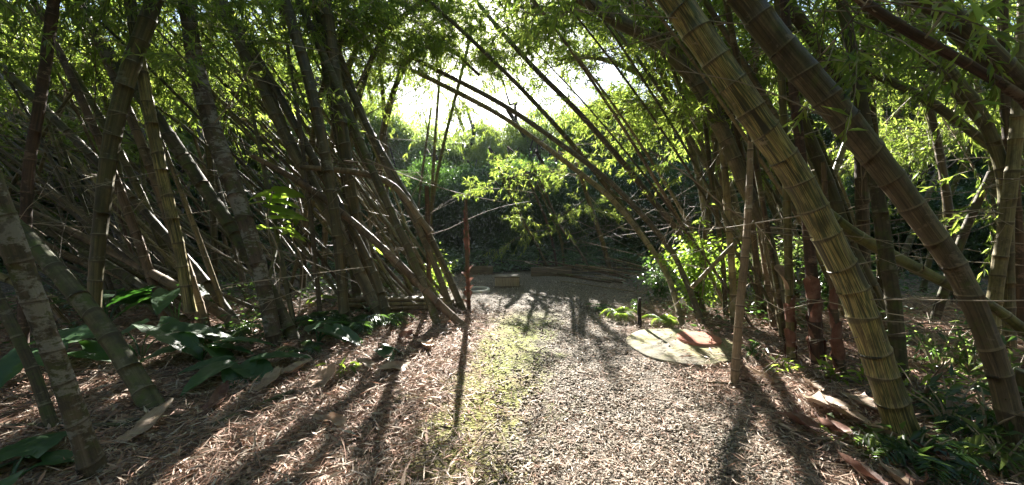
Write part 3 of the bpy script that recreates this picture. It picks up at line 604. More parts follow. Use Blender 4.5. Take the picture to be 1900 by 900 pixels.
# ================================================================== thicket fill
ZN = [(-99, 'beyond the left frame edge'), (0, 'near the left frame edge'), (150, 'behind the curving smooth culm'), (330, 'behind the speckled grey culm'),
      (520, 'behind the tight upright pair'), (700, 'behind the path-edge culms')]
seen = {}
def auto_label(P, R, side):
    b, tp = P[0], P[-1]
    bx = 950 + FOC * b[0] / max(b[1], 1)
    lean = math.degrees(math.atan2(math.hypot(tp[0] - b[0], tp[1] - b[1]), tp[2] - b[2]))
    th = 'thick' if R[0] > .048 else ('medium' if R[0] > .034 else 'thin')
    ln = 'near upright' if lean < 18 else ('leaning' if lean < 38 else 'steeply slanting')
    if tp[0] > b[0] + .8: ln += ' rightward'
    dp = 'front rank' if b[1] < 5.8 else ('middle rank' if b[1] < 8 else 'rear rank')
    return th, ln, dp, bx
def fill_culm(rng, bx, by, az_lean, lean, L, r, mat, side, leafy, twigs, bend=.15, group=None):
    b = np.array([bx, by, float(gz(bx, by)) - .1])
    d = np.array([math.sin(az_lean) * math.sin(lean), math.cos(az_lean) * math.sin(lean), math.cos(lean)])
    t_ = np.linspace(0, 1, 40)[:, None]
    h = norm(np.array([d[0], d[1], 0.0])); 
    P = b + d * t_ * L + h * (t_ ** 2) * L * bend + np.array([0, 0, -1]) * (t_ ** 2.2) * L * bend * .5
    wob = rng.normal(0, .02, 2) * L; P[:, 0:1] += np.sin(t_ * 4) * wob[0] * .3; P[:, 1:2] += np.sin(t_ * 3) * wob[1] * .3
    R = r * (1 - .55 * t_[:, 0])
    th, ln, dp, px = auto_label(P, R, side)
    if side == 'left':
        zone = [z for x0, z in ZN if px >= x0][-1] if px > -99 else 'beyond the left frame edge'
    else:
        zone = 'right of the second giant' if px > 1800 else ('between the two giants' if px > 1560 else 'behind the pale dead pole')
    tone = {'brown': 'brown', 'green': 'dark green', 'mossy': 'mossy', 'dead': 'dry tan', 'striped': 'striped', 'yellow': 'yellow', 'lichen': 'grey spotted'}[mat]
    lb = f'{th} {tone} culm, {ln}, {dp}, {zone}'
    grp = group or ('culms of the left bamboo thicket' if side == 'left' else 'culms of the right bamboo clumps')
    return add_culm(P, R, mat, lb, grp, rng, inter=.26, sides=8 if r < .05 else 12, leafy=leafy, twigs=twigs, leafrange=(.72, 1.0))
rng = np.random.default_rng(77)
mats = ['brown', 'green', 'mossy', 'dead', 'brown', 'green', 'striped']
cnt = 0
while cnt < 116:
    by = rng.uniform(4.6, 12.5); bx = -rng.uniform(.05, 1.0) ** .8 * (by * 1.15)
    edge = -1.05 - .42 * max(0, 6.2 - by) - .6 - (.3 * (by - 6.2) if by > 6.2 else 0)
    if bx > edge - rng.uniform(0, .5) or bx < -13: continue
    lean = math.radians(rng.choice([rng.uniform(5, 22), rng.uniform(22, 45), rng.uniform(40, 62)], p=[.22, .36, .42]))
    az = math.radians(-90 + rng.normal(12, 26)) if rng.random() < .94 else math.radians(80 + rng.normal(0, 30))
    if az > 0: lean = min(lean, math.radians(22))
    r = rng.choice([rng.uniform(.022, .034), rng.uniform(.034, .05), rng.uniform(.05, .075)], p=[.5, .33, .17])
    L = rng.uniform(6, 10) * (r / .04) ** .25
    if az > 0: L = min(L, 5.0); bx -= 2.0
    fill_culm(rng, bx, by, az, lean, L, r, mats[rng.integers(len(mats))], 'left', leafy=int(rng.integers(0, 5)), twigs=int(rng.integers(1, 5)))
    cnt += 1
for q in range(38):      # the tight fan whose feet stand along the path edge
    by = rng.uniform(5.7, 8.6); bx = -.85 - (by - 5.7) * .18 - rng.uniform(0, 1.5)
    fill_culm(rng, bx, by, math.radians(-84 + rng.normal(0, 14)), math.radians(rng.uniform(20, 44)), rng.uniform(6.5, 9), rng.uniform(.018, .036), ['green', 'dead', 'mossy', 'yellow', 'green', 'brown'][q % 6], 'left', leafy=int(rng.integers(0, 4)), twigs=int(rng.integers(1, 3)), bend=.1)
for q in range(30):      # thin, almost lying culms that cross each other at the far left
    by = rng.uniform(5.2, 9.5); bx = -rng.uniform(.30, .95) * by - 1.0
    fill_culm(rng, bx, by, math.radians(-88 + rng.normal(0, 16)), math.radians(rng.uniform(40, 64)), rng.uniform(6.5, 9.5), rng.uniform(.018, .032), ['brown', 'mossy', 'dead', 'green'][q % 4], 'left', leafy=0, twigs=1, bend=.06)
for q in range(16):
    by = rng.uniform(4.6, 7.5); bx = rng.uniform(.5, .95) * by + .3
    fill_culm(rng, bx, by, math.radians(-86 + rng.normal(0, 18)), math.radians(rng.uniform(14, 34)), rng.uniform(6, 8), rng.uniform(.02, .038), ['brown', 'green', 'dead', 'mossy'][q % 4], 'right', leafy=int(rng.integers(1, 3)), twigs=2, bend=.12)
cnt = 0
while cnt < 20:
    by = rng.uniform(4.4, 11); bx = rng.uniform(.42, 1.45) * by
    if bx < 3.2 or bx > 12: continue
    lean = math.radians(rng.uniform(3, 35)); az = math.radians(rng.choice([-80, 70], p=[.6, .4]) + rng.normal(0, 30))
    r = rng.uniform(.025, .07)
    fill_culm(rng, bx, by, az, lean, rng.uniform(6, 9), r, mats[rng.integers(len(mats))], 'right', leafy=int(rng.integers(1, 4)), twigs=int(rng.integers(1, 4)))
    cnt += 1

# ================================================================== trees behind
def crown_mesh(seed, rx, rz, ncl, per, leaf, mat='leaf_far', csize=.5, droop=.4, wfac=.3):
    rng = np.random.default_rng(seed)
    lob = [(norm(rng.normal(0, 1, 3) * [1, 1, .7]) * rng.uniform(.25, .75), rng.uniform(.3, .55)) for _ in range(9)]
    C = []
    while len(C) < ncl:
        l, s_ = lob[rng.integers(len(lob))]
        p = l + norm(rng.normal(0, 1, 3)) * s_ * rng.uniform(.55, 1.0) ** .5
        if p[2] < -1.05: continue
        C.append(p * [rx, rx, rz])
    C = np.array(C); base = np.repeat(C, per, 0); n = len(base)
    cs = np.repeat(rng.uniform(.6, 1.3, ncl) * csize, per)
    off = rng.normal(0, 1, (n, 3)) * [1, 1, .38] * cs[:, None] * .5
    off[:, 2] -= droop * (np.hypot(off[:, 0], off[:, 1]) ** 1.3)
    D = norm(off * .8 + rng.normal(0, .5, (n, 3)) + [0, 0, -droop])
    L = rng.uniform(.6, 1.2, n) * leaf
    V, F = quadleaves(base + off, D, L, L * wfac * rng.uniform(.7, 1.2, n), rng, roll=.7)
    r = np.clip(np.repeat(rng.random(ncl), per) * .5 + rng.random(n) * .45, 0, 1)
    return mk('crown', V, F, M[mat], rnd=np.repeat(r, 4), smooth=False)
def trunk_mesh(seed, h, r, limbs=5, spread=1.5):
    rng = np.random.default_rng(seed); a = Acc()
    P = np.array([[rng.normal(0, .06) * k, rng.normal(0, .06) * k, h * k / 6] for k in range(7)]); P[0] = 0, 0, -.4
    P = catmull(P, 20); v, f, u = tube(P, np.linspace(r, r * .4, 20), 9); a.add(v, f, u)
    for k in range(limbs):
        q = int(rng.uniform(8, 19)); d = norm(np.array([rng.normal(), rng.normal(), rng.uniform(.5, 1.2)])); l = rng.uniform(.6, 1.2) * spread
        Q = P[q] + d * np.linspace(0, 1, 6)[:, None] * l; Q += np.cumsum(rng.normal(0, .05, Q.shape), 0) * (np.arange(6)[:, None] > 0)
        v, f, u = tube(Q, np.linspace(r * .4, r * .12, 6), 6); a.add(v, f, u)
    return a.mesh('trunk', M['bark'])
CR = [crown_mesh(300 + i, 1, .85, 420, 125, .062, csize=.26, wfac=.38) for i in range(6)]          # unit crowns, scaled per tree
CRB = [crown_mesh(320 + i, 1, .95, 420, 120, .066, csize=.26, droop=.8, wfac=.2, mat='leaf') for i in range(4)]
CRD = [crown_mesh(360 + i, 1, .85, 420, 110, .065, mat='leaf_dark', csize=.27, wfac=.36) for i in range(4)]  # dark leaf colour stands in for shade in the hollow
TRK = [trunk_mesh(340 + i, 1.0, .045, 6, .35) for i in range(4)]
def tree(x, y, h, r, label, group, kind=0, low=.25, squash=1.0, rng=None):
    z = float(gz(x, y)); o = obj('tree', None, loc=(x, y, z), label=label, cat='tree', group=group); o.empty_display_size = .3
    rz = h * (1 - low) / 2 * 1.05
    tk = obj('trunk', TRK[rng.integers(4)], parent=o); tk.scale = (h * .7, h * .7, h * .8); tk.rotation_euler[2] = rng.random() * 6.28
    c = obj('crown', (CR, CRB, CRD)[kind][rng.integers(4)], parent=o)
    c.location = (0, 0, h - rz); c.scale = (r, r, rz); c.rotation_euler[2] = rng.random() * 6.28
    return o
rng = np.random.default_rng(5)
GT = 'forest trees round the clearing'
def row(specs):
    for (px, Y_, top, r, kind, lb) in specs:
        p = at3(px, top, Y_); x = p[0]; zt = p[2]; h = zt - float(gz(x, Y_)); tree(x, Y_, h, r, lb, GT, kind, rng=rng, low=.12)
row([
 # px, Y, top py, crown radius, kind
 (700, 19, 200, 2.6, 0, 'broad mid-green tree at the left end of the low treeline'),
 (790, 21, 190, 2.4, 1, 'light green feathery bamboo tree in the gap left of the post'),
 (860, 20, 205, 2.3, 0, 'rounded dark tree directly behind the red-sheathed post'),
 (935, 19, 190, 2.4, 1, 'bright feathery tree at the middle of the treeline'),
 (1020, 21, 178, 2.6, 0, 'wide tree at the middle back of the clearing'),
 (1095, 18, 170, 2.4, 1, 'feathery yellow green tree right of the middle'),
 (1170, 19, 160, 2.7, 0, 'taller dark tree stepping up right of the gap'),
 (1250, 16, 110, 2.8, 1, 'tall bright feathery tree above the arching culms'),
 (1340, 18, 95, 3.2, 0, 'tall tree behind the pale dead pole'),
 (1440, 15, 90, 3.0, 1, 'tall feathery tree behind the striped giant'),
 (1560, 15, 70, 3.2, 0, 'tall tree filling the space between the giants'),
 (1700, 13, 70, 3.0, 1, 'tall feathery tree behind the second giant'),
 (1840, 12, 40, 3.0, 0, 'tall tree at the right frame edge'),
 (1990, 11, 10, 3.0, 1, 'feathery tree just past the right frame edge'),
 (620, 18, 120, 2.6, 1, 'bright feathery tree behind the tight upright pair'),
 (530, 16, 60, 2.9, 0, 'tall tree behind the stout sweeping culm'),
 (430, 15, 20, 3.0, 1, 'tall feathery tree behind the speckled grey culm'),
 (310, 14, 10, 3.0, 0, 'tall tree behind the yellow-striped culm'),
 (180, 13, 0, 3.0, 1, 'bright feathery tree behind the curving smooth culm'),
 (60, 12, -10, 2.8, 0, 'tall tree behind the reddish culm at top left'),
 (-80, 11, -20, 2.8, 1, 'feathery tree just past the left frame edge'),
])
for (x, y, h, r, lb) in [(-8.5, -1.5, 11, 3.2, 'on the left'), (-4.5, -7, 12, 3.6, 'a little left'), (1, -9, 12, 3.8, 'straight back'), (6, -6, 12, 3.6, 'a little right'), (9.5, -1, 11, 3.2, 'on the right'),
        (-12, 2.5, 11, 3.4, 'beyond the left frame edge'), (-2.5, -4.5, 13, 3.0, 'nearest of them on the left'), (3.5, -4, 13, 3.0, 'nearest of them on the right'), (13, 3, 11, 3.2, 'beyond the right frame edge')]:
    tree(x, y, h, r, 'tall unseen tree added behind the viewpoint for shade, ' + lb, 'unseen shade trees added behind the viewpoint', int(x > 0), low=.05, rng=rng)  # unseen grove trees, added to block sky light from behind
# dense lower trees closing the back of the clearing, leaves coloured dark for shade
low = []
for i, (px, Y_, top) in enumerate([(640, 15, 330), (740, 14.5, 262), (830, 14.2, 240), (910, 13.8, 246), (985, 14.4, 232), (1060, 13.6, 240), (1140, 14.2, 236), (1230, 13.2, 246), (1330, 13, 290), (1440, 12, 270), (1570, 11, 260), (1720, 10.5, 250), (1880, 10, 240), (2050, 9.5, 230),
                                  (540, 14, 300), (430, 13, 280), (300, 12, 270), (160, 11.5, 260), (10, 11, 250), (-140, 10.5, 250)]):
    low.append((px, Y_, top, 2.0, 2, None))
names = ['far left of the clearing behind the culms', 'left of the short red shoot', 'behind the short red shoot', 'right behind the post', 'behind the pale crate', 'behind the heap of fallen culms',
         'behind the lone pale culm', 'behind the thin arching culms', 'behind the bright shrub', 'behind the yellow green culm', 'behind the striped giant foot', 'behind the second giant', 'at the right edge', 'past the right edge',
         'behind the fern bank', 'behind the speckled grey culm', 'behind the propped pale culm', 'behind the curving smooth culm', 'behind the lichen-spotted trunk', 'past the left edge']
for (px, Y_, top, r, k, _), nm in zip(low, names):
    p = at3(px, top, Y_); x = p[0]; h = p[2] - float(gz(x, Y_))
    tree(x, Y_, h, r, 'low dense tree darkened for shade ' + nm, 'low trees closing the clearing', k, low=-.12, rng=rng)

# ================================================================== understory plants
def broad_leaf(L, Wd, rng, curve=.22, fold=.07, lobes=False):
    """a big heart shaped blade along +Y from its stalk"""
    nt_, nc = 14, 9; V = []; 
    for i in range(nt_):
        t_ = i / (nt_ - 1); w = math.sin(math.pi * min(1, (t_ * .86 + .14)) ** .72) ** .8 * (1 - .15 * t_)
        if i == nt_ - 1: w = .01
        for j in range(nc):
            s_ = j / (nc - 1) * 2 - 1
            y = (t_ - .22 * abs(s_) ** 1.2 * (1 - t_) ** 2) * L
            z = -curve * L * t_ ** 2 + fold * L * abs(s_) * (w) + .015 * L * math.sin(t_ * 26 + abs(s_) * 5)
            V.append((s_ * w * Wd / 2, y, z))
    V = np.array(V); i = np.arange(nt_ - 1)[:, None] * nc; j = np.arange(nc - 1)[None]
    return V, np.stack([i + j, i + j + 1, i + nc + j + 1, i + nc + j], 2).reshape(-1, 4)
def broad_plant(px, py, label, n=4, size=.5, h=.4, mat='taro', seed=0, dirs=None, group='broad leaved plants under the bamboo'):
    rng = np.random.default_rng(seed); g = ground(px, py); o = obj('broad_leaf_plant', None, loc=g.tolist(), label=label, cat='plant', group=group)
    for k in range(n):
        az = (rng.random() * 6.28 if dirs is None else math.radians(dirs[k % len(dirs)])); hh = h * rng.uniform(.7, 1.15); out = rng.uniform(.1, .3) * size / .5
        tip = np.array([math.cos(az) * out, math.sin(az) * out, hh]); P = catmull(np.array([[0, 0, -.03], [tip[0] * .3, tip[1] * .3, hh * .6], tip]), 8)
        v, f, u = tube(P, np.linspace(.010, .006, 8), 6); st = obj('stem', mk('stem', v, f, M['taro'], rnd=np.full(len(v), .6)), parent=o)
        L = size * rng.uniform(.8, 1.15); V, F = broad_leaf(L, L * .62, rng)
        d = norm(np.array([math.cos(az), math.sin(az), rng.uniform(-.35, .1)])); m = frames(d[None], np.array([rng.normal(0, .25)]))[0]
        V = V @ m.T + tip; obj('leaf', mk('leaf', V, F, M[mat], rnd=np.full(len(V), rng.random())), parent=o)
    return o
def frond_leaves(P, rng, pl, pw, droop=.2):
    """paired leaflets along the rachis P"""
    n = len(P); T = norm(np.gradient(P, axis=0)); out_p = []; out_d = []; out_l = []
    for i in range(1, n):
        s_ = norm(np.cross(T[i], [0, 0, 1.0])); q = math.sin(math.pi * (i / n) ** .75) * .9 + .15
        for sg in (-1, 1):
            out_p.append(P[i]); out_d.append(norm(s_ * sg + T[i] * .45 + rng.normal(0, .06, 3) - [0, 0, droop])); out_l.append(pl * q)
    L = np.array(out_l); return quadleaves(np.array(out_p), np.array(out_d), L, L * pw, rng, roll=.15)
def fern(px, py, label, n=9, size=.55, mat='leaf_dark', seed=0, group='ferns on the forest floor', pw=.2, lift=1.0, name='fern', cat='fern'):
    rng = np.random.default_rng(seed); g = ground(px, py); a = Acc()
    for k in range(n):
        az = k / n * 6.28 + rng.normal(0, .25); L = size * rng.uniform(.7, 1.15); t_ = np.linspace(0, 1, 22)
        P = np.stack([np.cos(az) * t_ * L * .85, np.sin(az) * t_ * L * .85, lift * L * (1.0 * t_ - .95 * t_ ** 2)], 1)
        v, f, u = tube(P, np.linspace(.004, .001, 22), 3, cap=False); a.add(v, f, u, .7)
        v, f = frond_leaves(P, rng, L * .26, pw); a.add(v, f, None, np.repeat(rng.random(len(v) // 4), 4))
    o = obj(name, a.mesh('fern', M[mat], False), loc=g.tolist(), label=label, cat=cat, group=group); return o
def shrub(px, py, label, h=1.2, r=.6, mat='leaf_bright', seed=0, n=900, leaf=.085, wf=.5, group='leafy shrubs under the bamboo', Y_=None, low=.15):
    rng = np.random.default_rng(seed)
    if Y_ is None: g = ground(px, py)
    else: q = at3(px, py, Y_); g = np.array([q[0], q[1], float(gz(q[0], q[1]))])
    o = obj('shrub', None, loc=g.tolist(), label=label, cat='shrub', group=group); a = Acc(); lp = []; ld = []
    ns = 9
    for k in range(ns):
        az = rng.random() * 6.28; rr = r * rng.uniform(.25, 1); hh = h * rng.uniform(.55, 1.05); tip = np.array([math.cos(az) * rr, math.sin(az) * rr, hh])
        P = catmull(np.array([[0, 0, -.03], tip * [.35, .35, .55], tip]), 10); v, f, u = tube(P, np.linspace(.010, .003, 10), 5, cap=False); a.add(v, f, u)
        for q in range(n // ns):
            i = rng.integers(int(10 * low) + 1, 10); s_ = norm(rng.normal(0, 1, 3) * [1, 1, .5]) * rng.uniform(.03, .38) * r
            # leaves sit on short side sprays
            lp.append(P[i] + s_); ld.append(norm(s_ / r * 2 + rng.normal(0, .5, 3) * [1, 1, .5] + [0, 0, -.25]))
    lp = np.array(lp); L = rng.uniform(.6, 1.15, len(lp)) * leaf
    v, f = quadleaves(lp, np.array(ld), L, L * wf, rng, roll=.5)
    obj('stem', a.mesh('stem', M['twig']), parent=o)
    obj('foliage', mk('foliage', v, f, M[mat], rnd=np.repeat(rng.random(len(lp)), 4), smooth=False), parent=o); return o

broad_plant(262, 668, 'plant with the largest dark heart-shaped leaf, left foreground', 4, .62, .34, seed=1, dirs=[200, 350, 20, 160])
broad_plant(372, 672, 'shiny broad-leaved plant with pale reflections beside the speckled culm', 5, .48, .2, seed=2, dirs=[340, 10, 30, 200, 120])
broad_plant(448, 690, 'low glossy plant with leaves flat over the litter edge', 5, .42, .12, seed=3, dirs=[330, 300, 20, 210, 260])
broad_plant(590, 640, 'rounded glossy plant between ferns and litter', 5, .36, .2, seed=4)
broad_plant(90, 690, 'dim broad-leaved plant behind the lichen-spotted trunk', 4, .45, .25, seed=5)
broad_plant(200, 610, 'dim broad-leaved plant deep behind the largest leaf', 5, .5, .45, seed=6)
broad_plant(330, 610, 'broad-leaved plant under the propped pale culm', 5, .5, .5, seed=7)
broad_plant(20, 905, 'blue green leaves at the bottom left corner', 5, .4, .1, seed=8)
broad_plant(700, 655, 'single curled grey green leaf plant at the litter edge', 3, .26, .08, seed=9)
# climber with sunlit lobes left of centre
def climber(px, py, Y_, label, n, seed, h=.9, size=.3):
    rng = np.random.default_rng(seed); p = at3(px, py, Y_); g = np.array([p[0], p[1], float(gz(p[0], p[1]))]); H = p[2] - g[2]
    o = obj('climbing_plant', None, loc=g.tolist(), label=label, cat='plant', group='climbing plants on the bamboo')
    P = catmull(np.array([[0, 0, 0], [.08, .03, H * .5], [-.04, 0, H * .8], [.05, 0, H + .1]]), 24); v, f, u = tube(P, np.full(24, .009), 5, cap=False)
    obj('stem', mk('stem', v, f, M['twig'], u), parent=o)
    for k in range(n):
        b = P[int(rng.uniform(12, 23))]; az = rng.random() * 6.28; d = norm(np.array([math.cos(az), math.sin(az), rng.uniform(-.5, .15)])); L = size * rng.uniform(.7, 1.2)
        V, F = broad_leaf(L, L * .5, rng); V = V @ frames(d[None], np.array([rng.normal(0, .4)]))[0].T + b + d * .05
        obj('leaf', mk('leaf', V, F, M['leaf_bright'], rnd=np.full(len(V), rng.uniform(.2, .9))), parent=o)
climber(500, 365, 5.2, 'sunlit broad yellow green leaves climbing left of centre', 9, 21, size=.42)
climber(545, 400, 5.6, 'smaller bright climber beside the sunlit one', 8, 22, size=.22)
climber(1305, 385, 5.4, 'thin vine of small bright leaves above the right shrub', 12, 23, size=.11)
climber(590, 560, 6.2, 'bright leafy climber low among the left culms', 12, 24, size=.2)
climber(690, 450, 6.6, 'bright yellow leaves low behind the path-edge culms', 10, 25, size=.16)

fern(655, 612, 'wide fern with whitish shine at the left path side', 11, .62, seed=1)
fern(710, 605, 'second wide fern nearer the path', 10, .5, seed=2)
fern(600, 600, 'dark fern behind the two wide ones', 10, .55, seed=3)
fern(560, 655, 'small fern in front of the glossy rounded plant', 8, .35, seed=4)
fern(1152, 590, 'bright lime fern at the right clearing edge', 12, .34, mat='leaf_bright', seed=5, lift=1.3)
fern(1232, 600, 'light green fern beside the black stake', 10, .36, mat='leaf_bright', seed=6)
fern(1110, 575, 'small grey green fern left of the lime one', 8, .28, seed=7)
fern(420, 630, 'dark fern at the foot of the fallen pale culm', 9, .5, seed=8)
fern(1720, 860, 'fern with long leaflets at the bottom right corner', 10, .42, seed=9)
fern(1800, 800, 'fern behind the bottom right one', 9, .42, seed=10)
shrub(822, 560, 'bright feathery bush between the left culms and the post', .85, .28, seed=1, n=700, leaf=.06, wf=.4, Y_=7.0)
shrub(1290, 600, 'largest bright green shrub beneath the arching culms', 1.15, .62, seed=2, n=1900, leaf=.085, Y_=5.9)
shrub(1340, 590, 'bright shrub overlapping the largest one on its right', 1.0, .5, seed=3, n=1200, leaf=.08, Y_=6.3)
shrub(1225, 580, 'dark green shrub left of the largest one', .7, .4, seed=4, n=900, mat='leaf_dark', leaf=.07, Y_=6.6)
shrub(1420, 600, 'green shrub behind the straight tan culm', 1.2, .6, seed=5, n=1200, mat='leaf_far', Y_=6.0)
shrub(1540, 600, 'green shrub behind the red-sheathed shoots', 1.0, .6, seed=6, n=1200, mat='leaf_dark', Y_=5.6)
shrub(1186, 560, 'dark tuft growing on the black stake', .2, .14, seed=7, n=180, mat='leaf_dark', leaf=.05, Y_=5.95)
UG = 'seedlings at the foot of the bamboo'
for i, (px, py, h, n_, mt, lb) in enumerate([
    (1540, 705, .2, 40, 'leaf_bright', 'lit seedling behind the striped giant foot'), (1612, 715, .2, 40, 'leaf_bright', 'seedling touching the striped giant'),
    (1530, 805, .1, 26, 'leaf_bright', 'tiny seedling in front of the red sheath roll'), (1710, 760, .45, 60, 'leaf_bright', 'broad yellow green seedling right of the giant foot'),
    (1760, 800, .4, 80, 'leaf_dark', 'dark seedling right of the giant foot'), (1830, 830, .4, 90, 'leaf_dark', 'leafy seedling in front of the second giant'),
    (1700, 860, .2, 80, 'leaf_dark', 'spreading seedling at the bottom right'), (1640, 850, .16, 60, 'leaf_far', 'low seedling below the striped giant foot'),
    (1800, 700, .5, 110, 'leaf_far', 'taller seedling behind the second giant foot'), (1590, 830, .12, 30, 'leaf_far', 'flattened seedling on the litter left of the giant'),
    (1740, 690, .6, 110, 'leaf_dark', 'dark sapling between the giants'), (1400, 660, .14, 50, 'leaf_dark', 'little plant at the slab right rim'),
    (1450, 690, .14, 30, 'leaf_bright', 'little plant right of the dead pole'), (640, 690, .1, 30, 'leaf_bright', 'tiny lit sprout among left litter'),
    (1870, 760, .5, 100, 'leaf_far', 'sapling against the right frame edge'), (1860, 880, .25, 90, 'leaf_far', 'low leaves in the bottom right corner')]):
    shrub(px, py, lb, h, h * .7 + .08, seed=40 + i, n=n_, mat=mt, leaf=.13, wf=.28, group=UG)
# ground cover in the dark: stuff
def cover(name, n, xr, yr, lab, mat, seed, leaf=.09, test=None, hmax=.35):
    rng = np.random.default_rng(seed); X = rng.uniform(*xr, n); Y_ = rng.uniform(*yr, n)
    cl = np.sin(X * 1.9 + seed) * np.sin(Y_ * 2.3 + X * .7) + .5 * np.sin(X * 5.1) * np.cos(Y_ * 4.7)
    k = (cl > -.1) & (test(X, Y_) if test else True); X, Y_, cl = X[k], Y_[k], cl[k]; n = len(X)
    Z = gz(X, Y_) + .02 + rng.random(n) * hmax * np.clip(cl + .2, .1, 1)
    az = rng.random(n) * 6.28; D = norm(np.stack([np.cos(az), np.sin(az), rng.normal(.1, .35, n)], 1)); L = rng.uniform(.5, 1.3, n) * leaf
    v, f = quadleaves(np.stack([X, Y_, Z], 1), D, L, L * rng.uniform(.25, .5, n), rng, roll=.5)
    obj(name, mk(name, v, f, M[mat], rnd=np.repeat(rng.random(n), 4), smooth=False), kind='stuff', label=lab, cat='undergrowth')
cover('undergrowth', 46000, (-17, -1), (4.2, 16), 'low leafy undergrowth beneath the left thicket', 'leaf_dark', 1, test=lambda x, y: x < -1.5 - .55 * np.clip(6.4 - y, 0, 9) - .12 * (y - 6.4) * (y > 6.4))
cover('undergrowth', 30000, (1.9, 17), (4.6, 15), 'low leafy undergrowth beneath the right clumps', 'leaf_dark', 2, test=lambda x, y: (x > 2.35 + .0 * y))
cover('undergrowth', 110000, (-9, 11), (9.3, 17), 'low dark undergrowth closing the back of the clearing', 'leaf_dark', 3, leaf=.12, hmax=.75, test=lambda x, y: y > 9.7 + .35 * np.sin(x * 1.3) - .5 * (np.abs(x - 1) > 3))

# ================================================================== made objects
def disc(r, h, seg=56, bev=.012, wob=0.0, seed=0):
    rng = np.random.default_rng(seed); a = np.linspace(0, 2 * np.pi, seg, endpoint=False); w = 1 + wob * np.sin(a * 3 + 1) + wob * .6 * np.sin(a * 7) + rng.normal(0, wob * .3, seg)
    prof = [(r, -.05), (r, h - bev), (r - bev * .3, h - bev * .3), (r - bev, h), (r * .6, h + .003), (r * .3, h + .004)]
    V = np.vstack([np.stack([np.cos(a) * p * w, np.sin(a) * p * w, np.full(seg, z)], 1) for p, z in prof] + [np.array([[0, 0, h + .004]])])
    F = []; j = np.arange(seg); j2 = (j + 1) % seg
    for i in range(len(prof) - 1): F.append(np.stack([i * seg + j, i * seg + j2, (i + 1) * seg + j2, (i + 1) * seg + j], 1))
    c = len(prof) * seg; o_ = (len(prof) - 1) * seg
    return V, [np.vstack(F), np.stack([o_ + j, o_ + j2, np.full(seg, c)], 1)]
V, F = disc(.60, .055, wob=.018)
sl_ = obj('concrete_slab', mk('concrete_slab', V, F, M['concrete']), loc=SLAB.tolist(), label='round mossy concrete slab set in the path edge', cat='slab'); sl_.rotation_euler[1] = math.radians(-1.5)
g = ground(1296, 640); V, F = disc(.245, .035, bev=.01, wob=.006)
cv = obj('access_cover', mk('access_cover', V, F, M['cover']), loc=(g[0], g[1], SLAB[2] + .06), label='red round cover lying on the mossy concrete slab', cat='cover')
def ringmesh(r0, r1, h, seg=48):
    a = np.linspace(0, 2 * np.pi, seg, endpoint=False); prof = [(r1, -.05), (r1, h * .8), (r1 - .01, h), (r0 + .01, h), (r0, h * .8), (r0, -.03)]
    V = np.vstack([np.stack([np.cos(a) * p, np.sin(a) * p, np.full(seg, z)], 1) for p, z in prof]); F = []; j = np.arange(seg); j2 = (j + 1) % seg
    for i in range(len(prof) - 1): F.append(np.stack([i * seg + j, i * seg + j2, (i + 1) * seg + j2, (i + 1) * seg + j], 1))
    return V, np.vstack(F)
g = ground(886, 539); V, F = ringmesh(.185, .245, .04)
mh = obj('drain_ring', mk('drain_ring', V, F, M['concrete_pale']), loc=g.tolist(), label='pale concrete ring flush in the clearing behind the post', cat='drain')
V, F = disc(.18, .012, bev=.004); obj('lid', mk('lid', V, F, M['lid_grey']), parent=mh)

def boxes(lst):
    V = []; F = []
    q = np.array([[0, 3, 2, 1], [4, 5, 6, 7], [0, 1, 5, 4], [1, 2, 6, 5], [2, 3, 7, 6], [3, 0, 4, 7]])
    for k, (x0, x1, y0, y1, z0, z1) in enumerate(lst):
        V += [(x0, y0, z0), (x1, y0, z0), (x1, y1, z0), (x0, y1, z0), (x0, y0, z1), (x1, y0, z1), (x1, y1, z1), (x0, y1, z1)]; F.append(q + 8 * k)
    return np.array(V), np.vstack(F)
def bevel(o, w=.004):
    m = o.modifiers.new('bevel', 'BEVEL'); m.width = w; m.segments = 2
# slatted crate / planter at the back
g = ground(941, 530); w_, d_, h_ = .46, .30, .19
cr = obj('wooden_crate', None, loc=g.tolist(), label='pale slatted wooden planter box at the back of the clearing', cat='crate')
ns = 9; sw = w_ / ns
for nm, ya in (('front_panel', -d_ / 2), ('rear_panel', d_ / 2 - .02)):
    V, F = boxes([(-w_ / 2 + i * sw + .003, -w_ / 2 + (i + 1) * sw - .003, ya, ya + .02, .02, h_ - .006 * (i % 2)) for i in range(ns)]); bevel(obj(nm, mk(nm, V, F, M['wood'], smooth=False), parent=cr), .002)
for s_ in (-1, 1):
    V, F = boxes([(s_ * w_ / 2 - .012 + s_ * .01, s_ * w_ / 2 + .012 + s_ * .01, -d_ / 2 + .022, d_ / 2 - .022, .02, h_)]); bevel(obj('side_panel', mk('side_panel', V, F, M['wood'], smooth=False), parent=cr), .003)
V, F = boxes([(-w_ / 2 - .03, w_ / 2 + .03, -d_ / 2 - .02, d_ / 2 + .02, h_ + .002, h_ + .03)]); bevel(obj('top_board', mk('top_board', V, F, M['timber'], smooth=False), parent=cr), .004)
V, F = boxes([(-w_ / 2 - .03, w_ / 2 + .03, -d_ / 2 - .01, d_ / 2 + .01, -.02, .018)]); bevel(obj('base_board', mk('base_board', V, F, M['timber'], smooth=False), parent=cr), .004)
